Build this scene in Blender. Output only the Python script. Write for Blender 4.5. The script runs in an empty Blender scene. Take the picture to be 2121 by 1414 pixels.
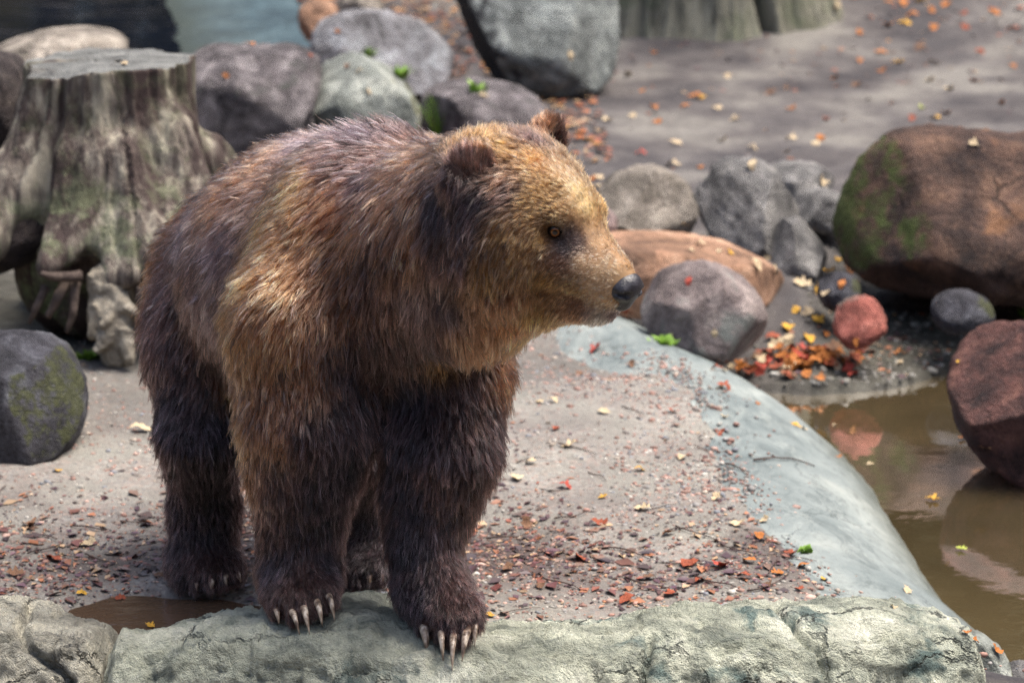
import bpy, bmesh, math, random
import numpy as np
from mathutils import Vector, Matrix, kdtree
from mathutils.bvhtree import BVHTree

rng = np.random.default_rng(7)
random.seed(7)
scene = bpy.context.scene
COL = scene.collection

# ------------------------------------------------------------------ camera
CAM_H, PITCH, FPX = 1.8, math.radians(15.0), 5008.0
cd = bpy.data.cameras.new('camera')
cam = bpy.data.objects.new('camera', cd); COL.objects.link(cam)
cam.location = (0, 0, CAM_H)
cam.rotation_euler = (math.pi / 2 - PITCH, 0, 0)
cd.sensor_width = 36.0
cd.lens = 36.0 * FPX / 2121.0
cd.clip_start = 0.1; cd.clip_end = 400.0
cd.dof.use_dof = True
cd.dof.focus_distance = 4.45
cd.dof.aperture_fstop = 4.2
scene.camera = cam

# ------------------------------------------------------------------ sky, sun, exposure
SUN_EL, SUN_AZ = math.radians(70), math.radians(75)      # azimuth: clockwise from +Y (away from the camera) towards +X
w = bpy.data.worlds.new('World'); scene.world = w; w.use_nodes = True
nt = w.node_tree
bg = nt.nodes['Background']
sky = nt.nodes.new('ShaderNodeTexSky'); sky.sky_type = 'NISHITA'; sky.sun_disc = False
sky.sun_elevation = SUN_EL; sky.sun_rotation = SUN_AZ
sky.air_density = 1.0; sky.dust_density = 5.0; sky.ozone_density = 1.0
nt.links.new(sky.outputs[0], bg.inputs[0]); bg.inputs[1].default_value = 0.13
sl = bpy.data.lights.new('sun', 'SUN'); sl.energy = 2.4; sl.angle = math.radians(38); sl.color = (1.0, 0.94, 0.85)
sun = bpy.data.objects.new('sun', sl); COL.objects.link(sun)
sd = Vector((math.sin(SUN_AZ) * math.cos(SUN_EL), math.cos(SUN_AZ) * math.cos(SUN_EL), math.sin(SUN_EL)))
sun.rotation_euler = sd.to_track_quat('Z', 'Y').to_euler()
sun.location = sd * 20
scene.view_settings.view_transform = 'Standard'
scene.view_settings.look = 'None'
scene.view_settings.gamma = 1.0
scene.view_settings.exposure = 1.3
scene.render.engine = 'CYCLES'
scene.cycles.use_denoising = True
scene.cycles.denoiser = 'OPENIMAGEDENOISE'
scene.cycles.denoising_input_passes = 'RGB_ALBEDO_NORMAL'
scene.cycles.denoising_prefilter = 'NONE'
scene.cycles.max_bounces = 6
scene.cycles.diffuse_bounces = 2
scene.cycles.glossy_bounces = 4
scene.cycles.transmission_bounces = 6

# ------------------------------------------------------------------ pixels to places
FW = np.array((0, math.cos(PITCH), -math.sin(PITCH)))
UP = np.array((0, math.sin(PITCH), math.cos(PITCH)))
RT = np.array((1.0, 0, 0))
CAM = np.array((0, 0, CAM_H))
def ray(x, y):
    return FW + (x - 1060.5) / FPX * RT + (707.0 - y) / FPX * UP
def P(x, y, Y):                      # point on the ray at distance Y along the ground
    d = ray(x, y); return CAM + d * (Y / d[1])
def G(x, y, z=0.0):                  # where the ray meets height z
    d = ray(x, y); return CAM + d * ((z - CAM_H) / d[2])
def S(p):                            # metres per photo pixel at a point
    return float(np.dot(np.asarray(p) - CAM, FW)) / FPX

# ------------------------------------------------------------------ noise
def _hash(ix, iy, iz, seed):
    n = (ix.astype(np.int64) * 374761393 + iy.astype(np.int64) * 668265263 + iz.astype(np.int64) * 2147483647 + seed * 1274126177) & 0xffffffff
    n = ((n ^ (n >> 13)) * 1274126177) & 0xffffffff
    n = (n ^ (n >> 16)) & 0xffffffff
    n = (n * 2246822519) & 0xffffffff
    return ((n ^ (n >> 15)) & 0xffffff) / float(0xffffff)
def vnoise(p, seed=0):               # smooth value noise, -1..1
    p = np.asarray(p, float)
    i = np.floor(p).astype(np.int64); f = p - i; f = f * f * f * (f * (f * 6 - 15) + 10)
    r = 0
    for dx in (0, 1):
        wx = f[..., 0] if dx else 1 - f[..., 0]
        for dy in (0, 1):
            wy = f[..., 1] if dy else 1 - f[..., 1]
            for dz in (0, 1):
                wz = f[..., 2] if dz else 1 - f[..., 2]
                r = r + wx * wy * wz * _hash(i[..., 0] + dx, i[..., 1] + dy, i[..., 2] + dz, seed)
    return r * 2 - 1
def fbm(p, oct=4, seed=0, gain=0.5):
    p = np.asarray(p, float); a = 1.0; s = 0; t = 0
    for o in range(oct):
        s = s + a * vnoise(p * 2.03 ** o + 17.3 * o, seed + o); t += a; a *= gain
    return s / t
def ridged(p, oct=4, seed=0):
    p = np.asarray(p, float); a = 1.0; s = 0; t = 0
    for o in range(oct):
        s = s + a * (1 - 2 * np.abs(vnoise(p * 2.1 ** o + 9.1 * o, seed + o))); t += a; a *= 0.5
    return s / t
def sstep(a, b, x):
    t = np.clip((x - a) / (b - a), 0, 1); return t * t * (3 - 2 * t)

# ------------------------------------------------------------------ objects
def link(o, parent=None):
    COL.objects.link(o)
    if parent is not None: o.parent = parent
    return o
def mesh_obj(name, verts, faces, mat=None, parent=None, smooth=True, attrs=None):
    me = bpy.data.meshes.new(name)
    verts = np.asarray(verts, np.float32)
    if isinstance(faces, np.ndarray):
        nf, k = faces.shape
        me.vertices.add(len(verts)); me.vertices.foreach_set('co', verts.ravel())
        me.loops.add(nf * k); me.loops.foreach_set('vertex_index', faces.astype(np.int32).ravel())
        me.polygons.add(nf)
        me.polygons.foreach_set('loop_start', np.arange(0, nf * k, k, dtype=np.int32))
        me.polygons.foreach_set('loop_total', np.full(nf, k, np.int32))
        me.update(calc_edges=True)
    else:
        me.from_pydata([tuple(map(float, v)) for v in verts], [], faces)
    if smooth: me.polygons.foreach_set('use_smooth', np.ones(len(me.polygons), bool))
    if attrs:
        for k_, a in attrs.items():
            a = np.asarray(a, np.float32)
            if a.ndim == 1:
                at = me.attributes.new(k_, 'FLOAT', 'POINT'); at.data.foreach_set('value', a)
            else:
                if a.shape[1] == 3: a = np.hstack([a, np.ones((len(a), 1), np.float32)])
                at = me.attributes.new(k_, 'FLOAT_COLOR', 'POINT'); at.data.foreach_set('color', a.ravel())
    if mat: me.materials.append(mat)
    me.validate()
    return link(bpy.data.objects.new(name, me), parent)
def tag(o, label=None, cat=None, group=None, kind=None):
    if label: o['label'] = label
    if cat: o['category'] = cat
    if group: o['group'] = group
    if kind: o['kind'] = kind
    return o
def empty(name, loc):
    o = bpy.data.objects.new(name, None); o.location = tuple(map(float, loc)); o.empty_display_size = 0.1
    return link(o)
def adopt(o, parent):                # parent, keeping the mesh where it is
    o.parent = parent; o.matrix_parent_inverse = Matrix.Translation(-Vector(parent.location)); return o
def grid_faces(nu, nv, wrap=False):
    i = np.arange(nu if wrap else nu - 1)[:, None]; j = np.arange(nv - 1)[None, :]
    i2 = (i + 1) % nu
    a = i * nv + j; b = i2 * nv + j; c = i2 * nv + j + 1; d = i * nv + j + 1
    return np.stack(np.broadcast_arrays(a, b, c, d), -1).reshape(-1, 4)
def tube(path, radii, n=8):          # tapered tube along a path, capped
    path = np.asarray(path, float); m = len(path); V = []
    t = np.gradient(path, axis=0); t /= np.linalg.norm(t, axis=1)[:, None] + 1e-12
    ref = np.array((0.13, 0.2, 0.97))
    if abs(np.dot(ref, t[0])) > 0.9: ref = np.array((1.0, 0.1, 0.05))
    for k in range(m):
        a = np.cross(t[k], ref); a /= np.linalg.norm(a); b = np.cross(t[k], a)
        th = np.arange(n) / n * 2 * math.pi
        V.append(path[k] + radii[k] * (np.cos(th)[:, None] * a + np.sin(th)[:, None] * b))
    V = np.concatenate(V)
    F = [(k * n + i, k * n + (i + 1) % n, (k + 1) * n + (i + 1) % n, (k + 1) * n + i) for k in range(m - 1) for i in range(n)]
    F += [tuple(range(n - 1, -1, -1)), tuple((m - 1) * n + i for i in range(n))]
    return V, F

# ------------------------------------------------------------------ implicit shapes, turned into one closed mesh
class Field:
    def __init__(s, lo, hi, h):
        s.lo = np.asarray(lo, float); s.h = h
        s.n = np.ceil((np.asarray(hi) - s.lo) / h).astype(int) + 1
        s.d = np.full(s.n, 1.0, np.float32)
    def sub(s, lo, hi):
        a = np.clip(np.floor((np.asarray(lo) - s.lo) / s.h).astype(int), 0, s.n)
        b = np.clip(np.ceil((np.asarray(hi) - s.lo) / s.h).astype(int) + 1, 0, s.n)
        if np.any(b <= a): return None, None
        ax = [(s.lo[i] + s.h * np.arange(a[i], b[i])).astype(np.float32) for i in range(3)]
        return tuple(slice(a[i], b[i]) for i in range(3)), np.stack(np.meshgrid(*ax, indexing='ij'), -1)
    def add(s, sl, v, k):
        c = s.d[sl]; h = np.maximum(k - np.abs(c - v), 0) / k
        s.d[sl] = np.minimum(c, v) - h * h * k * 0.25
    def cut(s, sl, v, k):            # v: distance of what is taken away
        c = s.d[sl]; v = -v; h = np.maximum(k - np.abs(c - v), 0) / k
        s.d[sl] = np.maximum(c, v) + h * h * k * 0.25
    def cone(s, a, ra, b, rb, k=0.05, cut=False):
        a = np.asarray(a, np.float32); b = np.asarray(b, np.float32); m = max(ra, rb) + k + 0.03
        sl, p = s.sub(np.minimum(a, b) - m, np.maximum(a, b) + m)
        if sl is None: return
        ab = b - a; t = np.clip(((p - a) @ ab) / max(float(ab @ ab), 1e-9), 0, 1)
        v = np.linalg.norm(p - a - t[..., None] * ab, axis=-1) - (ra + (rb - ra) * t)
        (s.cut if cut else s.add)(sl, v, k)
    def ell(s, c, r, M=None, k=0.05, cut=False):
        c = np.asarray(c, np.float32); r = np.asarray(r, np.float32); m = r.max() + k + 0.03
        sl, p = s.sub(c - m, c + m)
        if sl is None: return
        q = p - c
        if M is not None: q = q @ np.asarray(M, np.float32).T      # rows of M are the ellipsoid's axes
        k0 = np.linalg.norm(q / r, axis=-1); k1 = np.linalg.norm(q / (r * r), axis=-1) + 1e-6
        v = k0 * (k0 - 1.0) / k1
        v = np.where(k0 < 0.3, -r.min() * 0.9, v)
        (s.cut if cut else s.add)(sl, v, k)
    def mesh(s, smooth=2):
        d = s.d; n = s.n; ins = d < 0
        c = np.zeros(tuple(n - 1), np.int8)
        for i in (0, 1):
            for j in (0, 1):
                for k in (0, 1):
                    c += ins[i:n[0] - 1 + i, j:n[1] - 1 + j, k:n[2] - 1 + k]
        act = np.argwhere((c > 0) & (c < 8))
        idx = np.full(tuple(n - 1), -1, np.int64); idx[tuple(act.T)] = np.arange(len(act))
        acc = np.zeros((len(act), 3)); cnt = np.zeros(len(act))
        for ax in range(3):
            o1, o2 = [x for x in range(3) if x != ax]
            for u in (0, 1):
                for v in (0, 1):
                    off = np.zeros(3, int); off[o1] = u; off[o2] = v
                    q0 = act + off; q1 = q0.copy(); q1[:, ax] += 1
                    d0 = d[tuple(q0.T)]; d1 = d[tuple(q1.T)]
                    m = (d0 < 0) != (d1 < 0)
                    t = d0[m] / (d0[m] - d1[m])
                    pt = q0[m].astype(float); pt[:, ax] += t
                    acc[m] += pt; cnt[m] += 1
        V = s.lo + s.h * acc / cnt[:, None]
        Q = []
        for ax in range(3):
            o1, o2 = (ax + 1) % 3, (ax + 2) % 3
            sa = [slice(None)] * 3; sb = [slice(None)] * 3; sa[ax] = slice(0, -1); sb[ax] = slice(1, None)
            e = np.argwhere(ins[tuple(sa)] != ins[tuple(sb)])
            e = e[(e[:, o1] > 0) & (e[:, o2] > 0) & (e[:, o1] < n[o1] - 1) & (e[:, o2] < n[o2] - 1)]
            f = ins[tuple(e.T)]
            qs = []
            for (u, v) in ((1, 1), (0, 1), (0, 0), (1, 0)):
                q = e.copy(); q[:, o1] -= u; q[:, o2] -= v; qs.append(idx[tuple(q.T)])
            q = np.stack(qs, 1); q[~f] = q[~f][:, ::-1]; Q.append(q)
        F = np.concatenate(Q); F = F[(F >= 0).all(1)]
        E = np.concatenate([F[:, [0, 1]], F[:, [1, 2]], F[:, [2, 3]], F[:, [3, 0]]])
        for it in range(smooth):
            a = np.zeros_like(V); k = np.zeros(len(V))
            for x, y in ((0, 1), (1, 0)):
                np.add.at(a, E[:, x], V[E[:, y]]); np.add.at(k, E[:, x], 1)
            V = V * 0.5 + 0.5 * a / np.maximum(k, 1)[:, None]
        return V, F
def face_normals(V, F):
    n = np.cross(V[F[:, 2]] - V[F[:, 0]], V[F[:, 3]] - V[F[:, 1]]); a = np.linalg.norm(n, axis=1)
    return n / (a[:, None] + 1e-12), a * 0.5

# ------------------------------------------------------------------ materials
class NT:
    def __init__(s, name):
        s.m = bpy.data.materials.new(name); s.m.use_nodes = True; s.t = s.m.node_tree
        s.t.nodes.clear(); s.out = s.t.nodes.new('ShaderNodeOutputMaterial')
    def n(s, kind, **kw):
        x = s.t.nodes.new(kind)
        ins = kw.pop('ins', {})
        for k, v in kw.items(): setattr(x, k, v)
        for k, v in ins.items(): s.put(x, k, v)
        return x
    def put(s, node, k, v):
        i = node.inputs[k]
        if isinstance(v, bpy.types.NodeSocket): s.t.links.new(v, i)
        elif isinstance(v, bpy.types.Node): s.t.links.new(v.outputs[0], i)
        else:
            if isinstance(v, tuple) and len(v) == 3 and i.type == 'RGBA': v = v + (1,)
            i.default_value = v
    def noise(s, scale, detail=5, rough=0.55, vec=None, dist=0.0, out='Fac'):
        x = s.n('ShaderNodeTexNoise', ins={'Scale': scale, 'Detail': detail, 'Roughness': rough, 'Distortion': dist})
        if vec is not None: s.put(x, 'Vector', vec)
        return x.outputs[out]
    def ramp(s, fac, stops, interp='LINEAR'):
        x = s.n('ShaderNodeValToRGB'); cr = x.color_ramp; cr.interpolation = interp
        while len(cr.elements) < len(stops): cr.elements.new(0.5)
        for e, (p, c) in zip(cr.elements, stops):
            e.position = p; e.color = (tuple(c) + (1,)) if hasattr(c, '__len__') else (c, c, c, 1)
        s.put(x, 'Fac', fac); return x.outputs['Color']
    def mix(s, fac, a, b, mode='MIX'):
        x = s.n('ShaderNodeMix', data_type='RGBA', blend_type=mode)
        s.put(x, 0, fac); s.put(x, 6, a); s.put(x, 7, b); return x.outputs[2]
    def math(s, op, a, b=0.0, clamp=False):
        x = s.n('ShaderNodeMath', operation=op, use_clamp=clamp); s.put(x, 0, a); s.put(x, 1, b); return x.outputs[0]
    def coord(s, what='Object'):
        return s.n('ShaderNodeTexCoord').outputs[what]
    def scaled(s, vec, sc):
        x = s.n('ShaderNodeMapping'); s.put(x, 'Vector', vec); x.inputs['Scale'].default_value = sc; return x.outputs[0]
    def attr(s, name, out='Fac'):
        return s.n('ShaderNodeAttribute', attribute_name=name).outputs[out]
    def bump(s, h, strength=0.5, dist=0.02, normal=None):
        x = s.n('ShaderNodeBump', ins={'Height': h, 'Strength': strength, 'Distance': dist})
        if normal is not None: s.put(x, 'Normal', normal)
        return x.outputs[0]
    def bsdf(s, col, rough=0.8, normal=None, spec=0.3, **kw):
        b = s.n('ShaderNodeBsdfPrincipled'); s.put(b, 'Base Color', col); s.put(b, 'Roughness', rough)
        s.put(b, 'Specular IOR Level', spec)
        if normal is not None: s.put(b, 'Normal', normal)
        for k, v in kw.items(): s.put(b, k.replace('_', ' '), v)
        s.t.links.new(b.outputs[0], s.out.inputs['Surface']); return s.m
# ================================================================== the place
SOLIDS = []                                                   # (V, F) of everything a leaf can lie on
def solid(V, F):
    F = np.asarray(F)
    SOLIDS.append((np.asarray(V, float), F)); return V, F
def seg_dist(p, pts, closed=True):
    best = np.full(len(p), 1e9); arg = np.zeros(len(p), int)
    n = len(pts)
    for i in range(n if closed else n - 1):
        a = pts[i]; b = pts[(i + 1) % n]; ab = b - a
        t = np.clip(((p - a) @ ab) / (ab @ ab), 0, 1)
        d = np.linalg.norm(p - a - t[:, None] * ab, axis=1)
        m = d < best; best[m] = d[m]; arg[m] = i
    return best, arg
def inside(p, pts):
    r = np.zeros(len(p), bool); n = len(pts)
    for i in range(n):
        a = pts[i]; b = pts[(i + 1) % n]
        c = ((a[1] > p[:, 1]) != (b[1] > p[:, 1]))
        xs = (b[0] - a[0]) * (p[:, 1] - a[1]) / (b[1] - a[1] + 1e-12) + a[0]
        r ^= c & (p[:, 0] < xs)
    return r
def smooth_poly(pts, it=2):
    pts = np.asarray(pts, float)
    for _ in range(it):
        q = np.roll(pts, -1, 0); pts = np.stack([pts * .75 + q * .25, pts * .25 + q * .75], 1).reshape(-1, pts.shape[1])
    return pts
ZW, ZP = -0.20, -0.10
NEAR = [(1540, 806), (1600, 836), (1668, 880), (1740, 940), (1800, 1010), (1858, 1100), (1905, 1175), (1958, 1250), (2030, 1312), (2085, 1375), (2150, 1430)]
FAR = [(2700, 1430), (2700, 760), (2300, 735), (2080, 735), (1965, 762), (1885, 800), (1780, 810), (1690, 816), (1600, 812)]
STREAM = smooth_poly([G(x, y, ZW)[:2] for x, y in NEAR + FAR])
BANKLINE = np.array([G(x, y, ZW)[:2] for x, y in [(1150, 640), (1270, 672), (1350, 705), (1440, 750)] + NEAR])
POND = smooth_poly([G(x, y, ZP)[:2] for x, y in [(-900, 235), (300, 215), (374, 118), (362, 60), (345, 0), (330, -60), (300, -90), (-1100, -90)]])
def stream_d(xy):
    d, _ = seg_dist(xy, STREAM); return np.where(inside(xy, STREAM), -d, d)
def pond_d(xy):
    d, _ = seg_dist(xy, POND); return np.where(inside(xy, POND), -d, d)
def bank_prof(t): return np.where(t < 1, 1 - (1 - np.clip(t, -2, 1)) ** 2, 1 - 0.75 * (t - 1))
BW = 0.44
def ground_parts(xy):
    x, y = xy[:, 0], xy[:, 1]; p3 = np.c_[xy, np.zeros(len(xy))]
    d = stream_d(xy); db, _ = seg_dist(xy, BANKLINE, False)
    df, _ = seg_dist(xy, np.array([G(a, b, ZW)[:2] for a, b in FAR]), False)
    nearside = sstep(-0.25, 0.25, df - db)
    base = 0.022 * fbm(p3 * 1.3, 3, 3) + 0.008 * fbm(p3 * 6, 3, 5) + 0.0035 * fbm(p3 * 28, 2, 9)
    zb = ZW + (0 - ZW) * bank_prof(db / BW)
    dn = db + 0.07 * fbm(p3 * 7, 3, 21)
    near = np.where(dn < BW * 0.8, np.minimum(zb - 0.035, base), base + (zb - 0.035 - base) * (1 - sstep(BW * 0.8, BW * 1.05, dn)))
    far = ZW + 0.02 + 0.20 * sstep(0.0, 2.0, d) + base * sstep(0, 0.3, d) + 0.01 * fbm(p3 * 10, 3, 31)
    z = far * (1 - nearside) + near * nearside
    bed = ZW - 0.02 - 0.22 * sstep(0, 0.35, -d) + 0.02 * fbm(p3 * 5, 3, 8)
    z = np.where(d < 0, np.minimum(bed, z), z)
    z = np.where(d > 0, np.maximum(z, ZW - 0.1), z)
    dp = pond_d(xy)
    zpnd = np.where(dp < 0, ZP - 0.03 - 0.3 * sstep(0, 0.6, -dp), ZP + (0.02 - ZP) * sstep(0, 0.9, dp) - 0.05 * (dp < 0.75))
    z = np.where(dp < 1.0, np.minimum(z, zpnd), z) + .25 * sstep(.9, 3.5, dp) * sstep(11.5, 15, y)
    z = z - 0.7 * sstep(4.36, 4.10, y)                       # the drop in front of the rim
    pc = G(340, 1272, 0.0); pd = np.linalg.norm((xy - pc[:2]) / np.array((0.23, 0.15)), axis=1)
    z = z - 0.035 * (1 - sstep(0.5, 1.3, pd))                 # hollow of the puddle
    z = z + 0.9 * sstep(14.5, 22, y) * sstep(-1.5, 0.5, x) + 0.02 * np.maximum(y - 40, 0)
    gravel = nearside * sstep(7.4, 6.2, y + 0.35 * fbm(p3 * 2, 2, 44)) * sstep(BW * 0.7, BW * 1.0, dn)
    sb = G(90, 640, 0.0); sdist = np.linalg.norm((xy - sb[:2] - np.array((-.05, .1))) / np.array((.62, .55)), axis=1)
    soil = (1 - nearside) * sstep(8.6, 7.6, y) * sstep(3.5, 2.2, d)
    soil = np.maximum(soil, 1 - sstep(.7, 1.2, sdist + .3 * fbm(p3 * 5, 3, 49)))
    return z, gravel, soil
def ground_z(xy): return ground_parts(np.atleast_2d(xy))[0]

def build_ground():
    xs = np.concatenate([-np.geomspace(60, 3.2, 40), np.linspace(-3.1, -1.25, 50), np.arange(-1.2, 1.9, 0.016), np.linspace(1.95, 4.2, 50), np.geomspace(4.3, 60, 36)])
    ys = np.concatenate([np.linspace(-30, 3.6, 12), np.linspace(3.7, 4.2, 10), np.arange(4.25, 7.2, 0.016), np.arange(7.23, 13.5, 0.05), np.geomspace(13.6, 120, 50)])
    X, Y = np.meshgrid(xs, ys, indexing='ij'); xy = np.c_[X.ravel(), Y.ravel()]
    z, gr, so = ground_parts(xy); p3 = np.c_[xy, z * 0]
    tr = np.exp(-((xy[:, 1] - 4.93 - .12 * (xy[:, 0] < -.5)) / (.27 + .16 * (xy[:, 0] < -.5))) ** 2) * sstep(-.5, .1, fbm(p3 * 3.2, 4, 15)) * 1.15
    lb = G(150, 1150, 0.0); tr = np.maximum(tr, np.exp(-(((xy - lb[:2]) / np.array((.42, .22))) ** 2).sum(1)) * sstep(-.6, .1, fbm(p3 * 4, 4, 17)))
    V = np.c_[xy, z]; F = grid_faces(len(xs), len(ys))
    m = NT('gravel_mud'); co = m.coord('Object')
    peb = m.n('ShaderNodeTexVoronoi', ins={'Scale': 95.0, 'Vector': co, 'Randomness': 1.0})
    pcol = m.ramp(m.n('ShaderNodeSeparateColor', ins={0: peb.outputs['Color']}).outputs[0],
                  [(.0, (.12, .10, .09)), (.3, (.22, .205, .185)), (.5, (.28, .20, .17)), (.68, (.18, .18, .18)), (.85, (.34, .315, .28)), (1, (.09, .06, .05))])
    fine = m.ramp(m.noise(160, 3, .7, co), [(.3, (.130, .124, .108)), (.7, (.285, .278, .242))])
    patch = m.ramp(m.noise(3.2, 4, .6, co), [(.38, 0.0), (.58, 1.0)])
    gcol = m.mix(m.math('MULTIPLY', patch, 0.65), fine, pcol)
    wet = m.ramp(m.noise(2.1, 5, .62, m.scaled(co, (1, 1.4, 1))), [(.42, 0.0), (.62, 1.0)])
    gcol = m.mix(m.math('MULTIPLY', m.math('MAXIMUM', m.math('MULTIPLY', wet, .5), m.attr('trodden')), 0.8), gcol, (.050, .034, .032))
    mud = m.ramp(m.noise(1.6, 6, .62, m.scaled(co, (1, .7, 1))), [(.38, (.028, .025, .028)), (.5, (.075, .067, .066)), (.62, (.155, .145, .13))])
    mud = m.mix(m.math('MULTIPLY', m.ramp(m.noise(34, 4, .7, co), [(.45, 0.0), (.7, 1.0)]), .5), mud, (.060, .050, .048))
    soil = m.ramp(m.noise(22, 5, .7, co), [(.3, (.020, .018, .014)), (.55, (.048, .045, .034)), (.75, (.105, .098, .08))])
    c = m.mix(m.attr('gravel'), mud, gcol); c = m.mix(m.attr('soil'), c, soil)
    hgt = m.math('ADD', m.math('MULTIPLY', m.noise(70, 5, .7, co), .6), m.math('MULTIPLY', m.noise(9, 4, .6, co), 1.0))
    rough = m.ramp(wet, [(0, .95), (1, .62)])
    mat = m.bsdf(c, rough, m.bump(hgt, 0.55, 0.018), 0.35)
    tag(mesh_obj('ground', *solid(V, F), mat, attrs={'gravel': gr, 'soil': so, 'trodden': tr}), kind='structure')
    # pale sprayed-concrete banks
    def bank(name, line, width, zw, c0, c1, c2, x0, x1, y0, y1, st, lim, seed, flip=1):
        xs = np.arange(x0, x1, st); ys = np.arange(y0, y1, st)
        X, Y = np.meshgrid(xs, ys, indexing='ij'); xy = np.c_[X.ravel(), Y.ravel()]
        db, seg = seg_dist(xy, line, False); ins_ = inside(xy, STREAM if zw == ZW else POND)
        side = np.zeros(len(xy)); ok = np.zeros(len(xy), bool)
        for i in range(len(line) - 1):
            a_, b_ = line[i], line[i + 1]; m_ = seg == i; e_ = b_ - a_; q_ = xy[m_] - a_; t_ = (q_ @ e_) / (e_ @ e_)
            side[m_] = -np.sign(e_[0] * q_[:, 1] - e_[1] * q_[:, 0]) * flip; ok[m_] = ~(((i == 0) & (t_ <= 0)) | ((i == len(line) - 2) & (t_ >= 1)))
        d = db * side; p3 = np.c_[xy, np.zeros(len(xy))]
        z = zw + (0.0 - zw) * bank_prof(np.clip(d / width, -0.75, 9)) + 0.011 * fbm(p3 * 4, 4, seed) + 0.0035 * fbm(p3 * np.array((22, 22, 1)), 3, seed + 3)
        keep = ok & (d > -0.45 * width - 0.05) & (d < width * lim + 0.03 * fbm(p3 * 5, 2, seed + 7))
        F = grid_faces(len(xs), len(ys)); F = F[keep[F].all(1)]
        used = np.unique(F); re = np.full(len(xy), -1); re[used] = np.arange(len(used))
        V = np.c_[xy, z][used]; F = re[F]
        m = NT(name + '_cement'); co = m.coord('Object')
        col = m.ramp(m.noise(2.6, 6, .62, co), [(.28, c0), (.52, c1), (.74, c2)])
        col = m.mix(m.math('MULTIPLY', m.ramp(m.noise(45, 5, .72, co), [(.5, 0.0), (.72, 1.0)]), .45), col, tuple(v * .5 for v in c1))
        col = m.mix(m.math('MULTIPLY', m.ramp(m.noise(7, 6, .7, m.scaled(co, (1, .5, 1)), .8), [(.52, 0.0), (.66, 1.0)]), .35), col, tuple(v * 1.35 for v in c2))
        ck = m.n('ShaderNodeTexVoronoi', feature='DISTANCE_TO_EDGE', ins={'Scale': 2.2}); m.put(ck, 'Vector', m.n('ShaderNodeVectorMath', operation='ADD', ins={0: co, 1: m.n('ShaderNodeVectorMath', operation='SCALE', ins={0: m.noise(5, 6, .7, co, 0, 'Color'), 'Scale': .30}).outputs[0]}).outputs[0])
        crk = m.math('MULTIPLY', m.ramp(ck.outputs[0], [(0, 1.0), (.012, 0.0)]), m.ramp(m.noise(2.3, 3, .5, co), [(.46, 0.0), (.56, 1.0)]))
        col = m.mix(m.math('MULTIPLY', crk, .7), col, tuple(v * .22 for v in c0))
        col = m.mix(m.math('MULTIPLY', m.ramp(m.noise(11, 7, .75, m.scaled(co, (1, .6, 1)), 1.2), [(.50, 0.0), (.62, 1.0)]), .5), col, tuple(v * .55 for v in c0))
        sep = m.n('ShaderNodeSeparateXYZ', ins={0: co}).outputs[2]
        damp = m.ramp(m.math('ADD', m.math('MULTIPLY', m.math('SUBTRACT', sep, zw), 4.5), m.math('MULTIPLY', m.noise(9, 4, .6, co), .3)), [(.18, 1.0), (.55, 0.0)])
        col = m.mix(m.math('MULTIPLY', damp, .65), col, (.060, .066, .050))
        h = m.math('ADD', m.noise(120, 4, .7, co), m.math('MULTIPLY', m.noise(14, 5, .65, co), 1.6))
        return tag(mesh_obj(name, *solid(V, F), m.bsdf(col, m.ramp(damp, [(0, .82), (1, .35)]), m.bump(h, .4, .008), .3)), kind='structure')
    bank('concrete_bank', BANKLINE, BW, ZW, (.095, .118, .120), (.175, .200, .195), (.30, .318, .29), -0.1, 1.75, 4.05, 8.0, 0.0125, 1.35, 71)
    PL = np.array([G(x, y, ZP)[:2] for x, y in [(400, 190), (374, 118), (362, 60), (345, 0), (330, -60), (300, -90)]])
    bank('pond_bank', PL, 0.80, ZP, (.016, .032, .044), (.040, .070, .086), (.080, .120, .135), -4.5, 0.2, 9.8, 24.0, 0.05, 1.15, 83, 1)
    # water
    def sheet(name, pts, z, col, rough, bumpst, sc, trans=0.0):
        xy = np.asarray(pts); m = NT(name + '_surface'); co = m.coord('Object')
        h = m.noise(sc, 3, .5, m.scaled(co, (1, 2.2, 1)), .4)
        c = m.ramp(m.noise(1.1, 4, .6, co), [(.35, tuple(v * .7 for v in col)), (.65, tuple(v * 1.25 for v in col))])
        o = mesh_obj(name, np.c_[xy, np.full(len(xy), z)], [tuple(range(len(xy)))], m.bsdf(c, rough, m.bump(h, bumpst, .01), .5, IOR=1.33, Transmission_Weight=trans), smooth=False)
        SOLIDS.append((np.c_[xy, np.full(len(xy), z)], [tuple(range(len(xy)))]))
        return o
    big = STREAM + (STREAM - STREAM.mean(0)) * 0.05
    d0 = np.array([G(x, y, ZW)[:2] for x, y in [(1300, 740), (1500, 700), (2500, 640), (3000, 700), (3000, 1414), (2300, 2000), (1750, 1900), (1780, 1414)]])
    tag(sheet('stream_water', d0, ZW - 0.004, (.195, .145, .072), .012, .08, 6.0, .8), kind='structure')
    d1 = np.array([G(x, y, ZP)[:2] for x, y in [(-900, 320), (330, 300), (480, 120), (560, 60), (560, -70), (-1100, -80)]])
    tag(sheet('pond_water', d1, ZP, (.004, .006, .011), .08, .9, 2.6), kind='structure')
    pc = G(350, 1275, -0.012)
    th = np.linspace(0, 2 * math.pi, 60, endpoint=False)
    pp = pc[:2] + np.c_[np.cos(th) * .21, np.sin(th) * .115] * (1 + .12 * np.sin(3 * th + 1) + .07 * np.sin(7 * th))[:, None]
    tag(sheet('puddle_water', pp, -0.014, (.060, .038, .025), .06, .15, 14.0), kind='structure')

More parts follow.
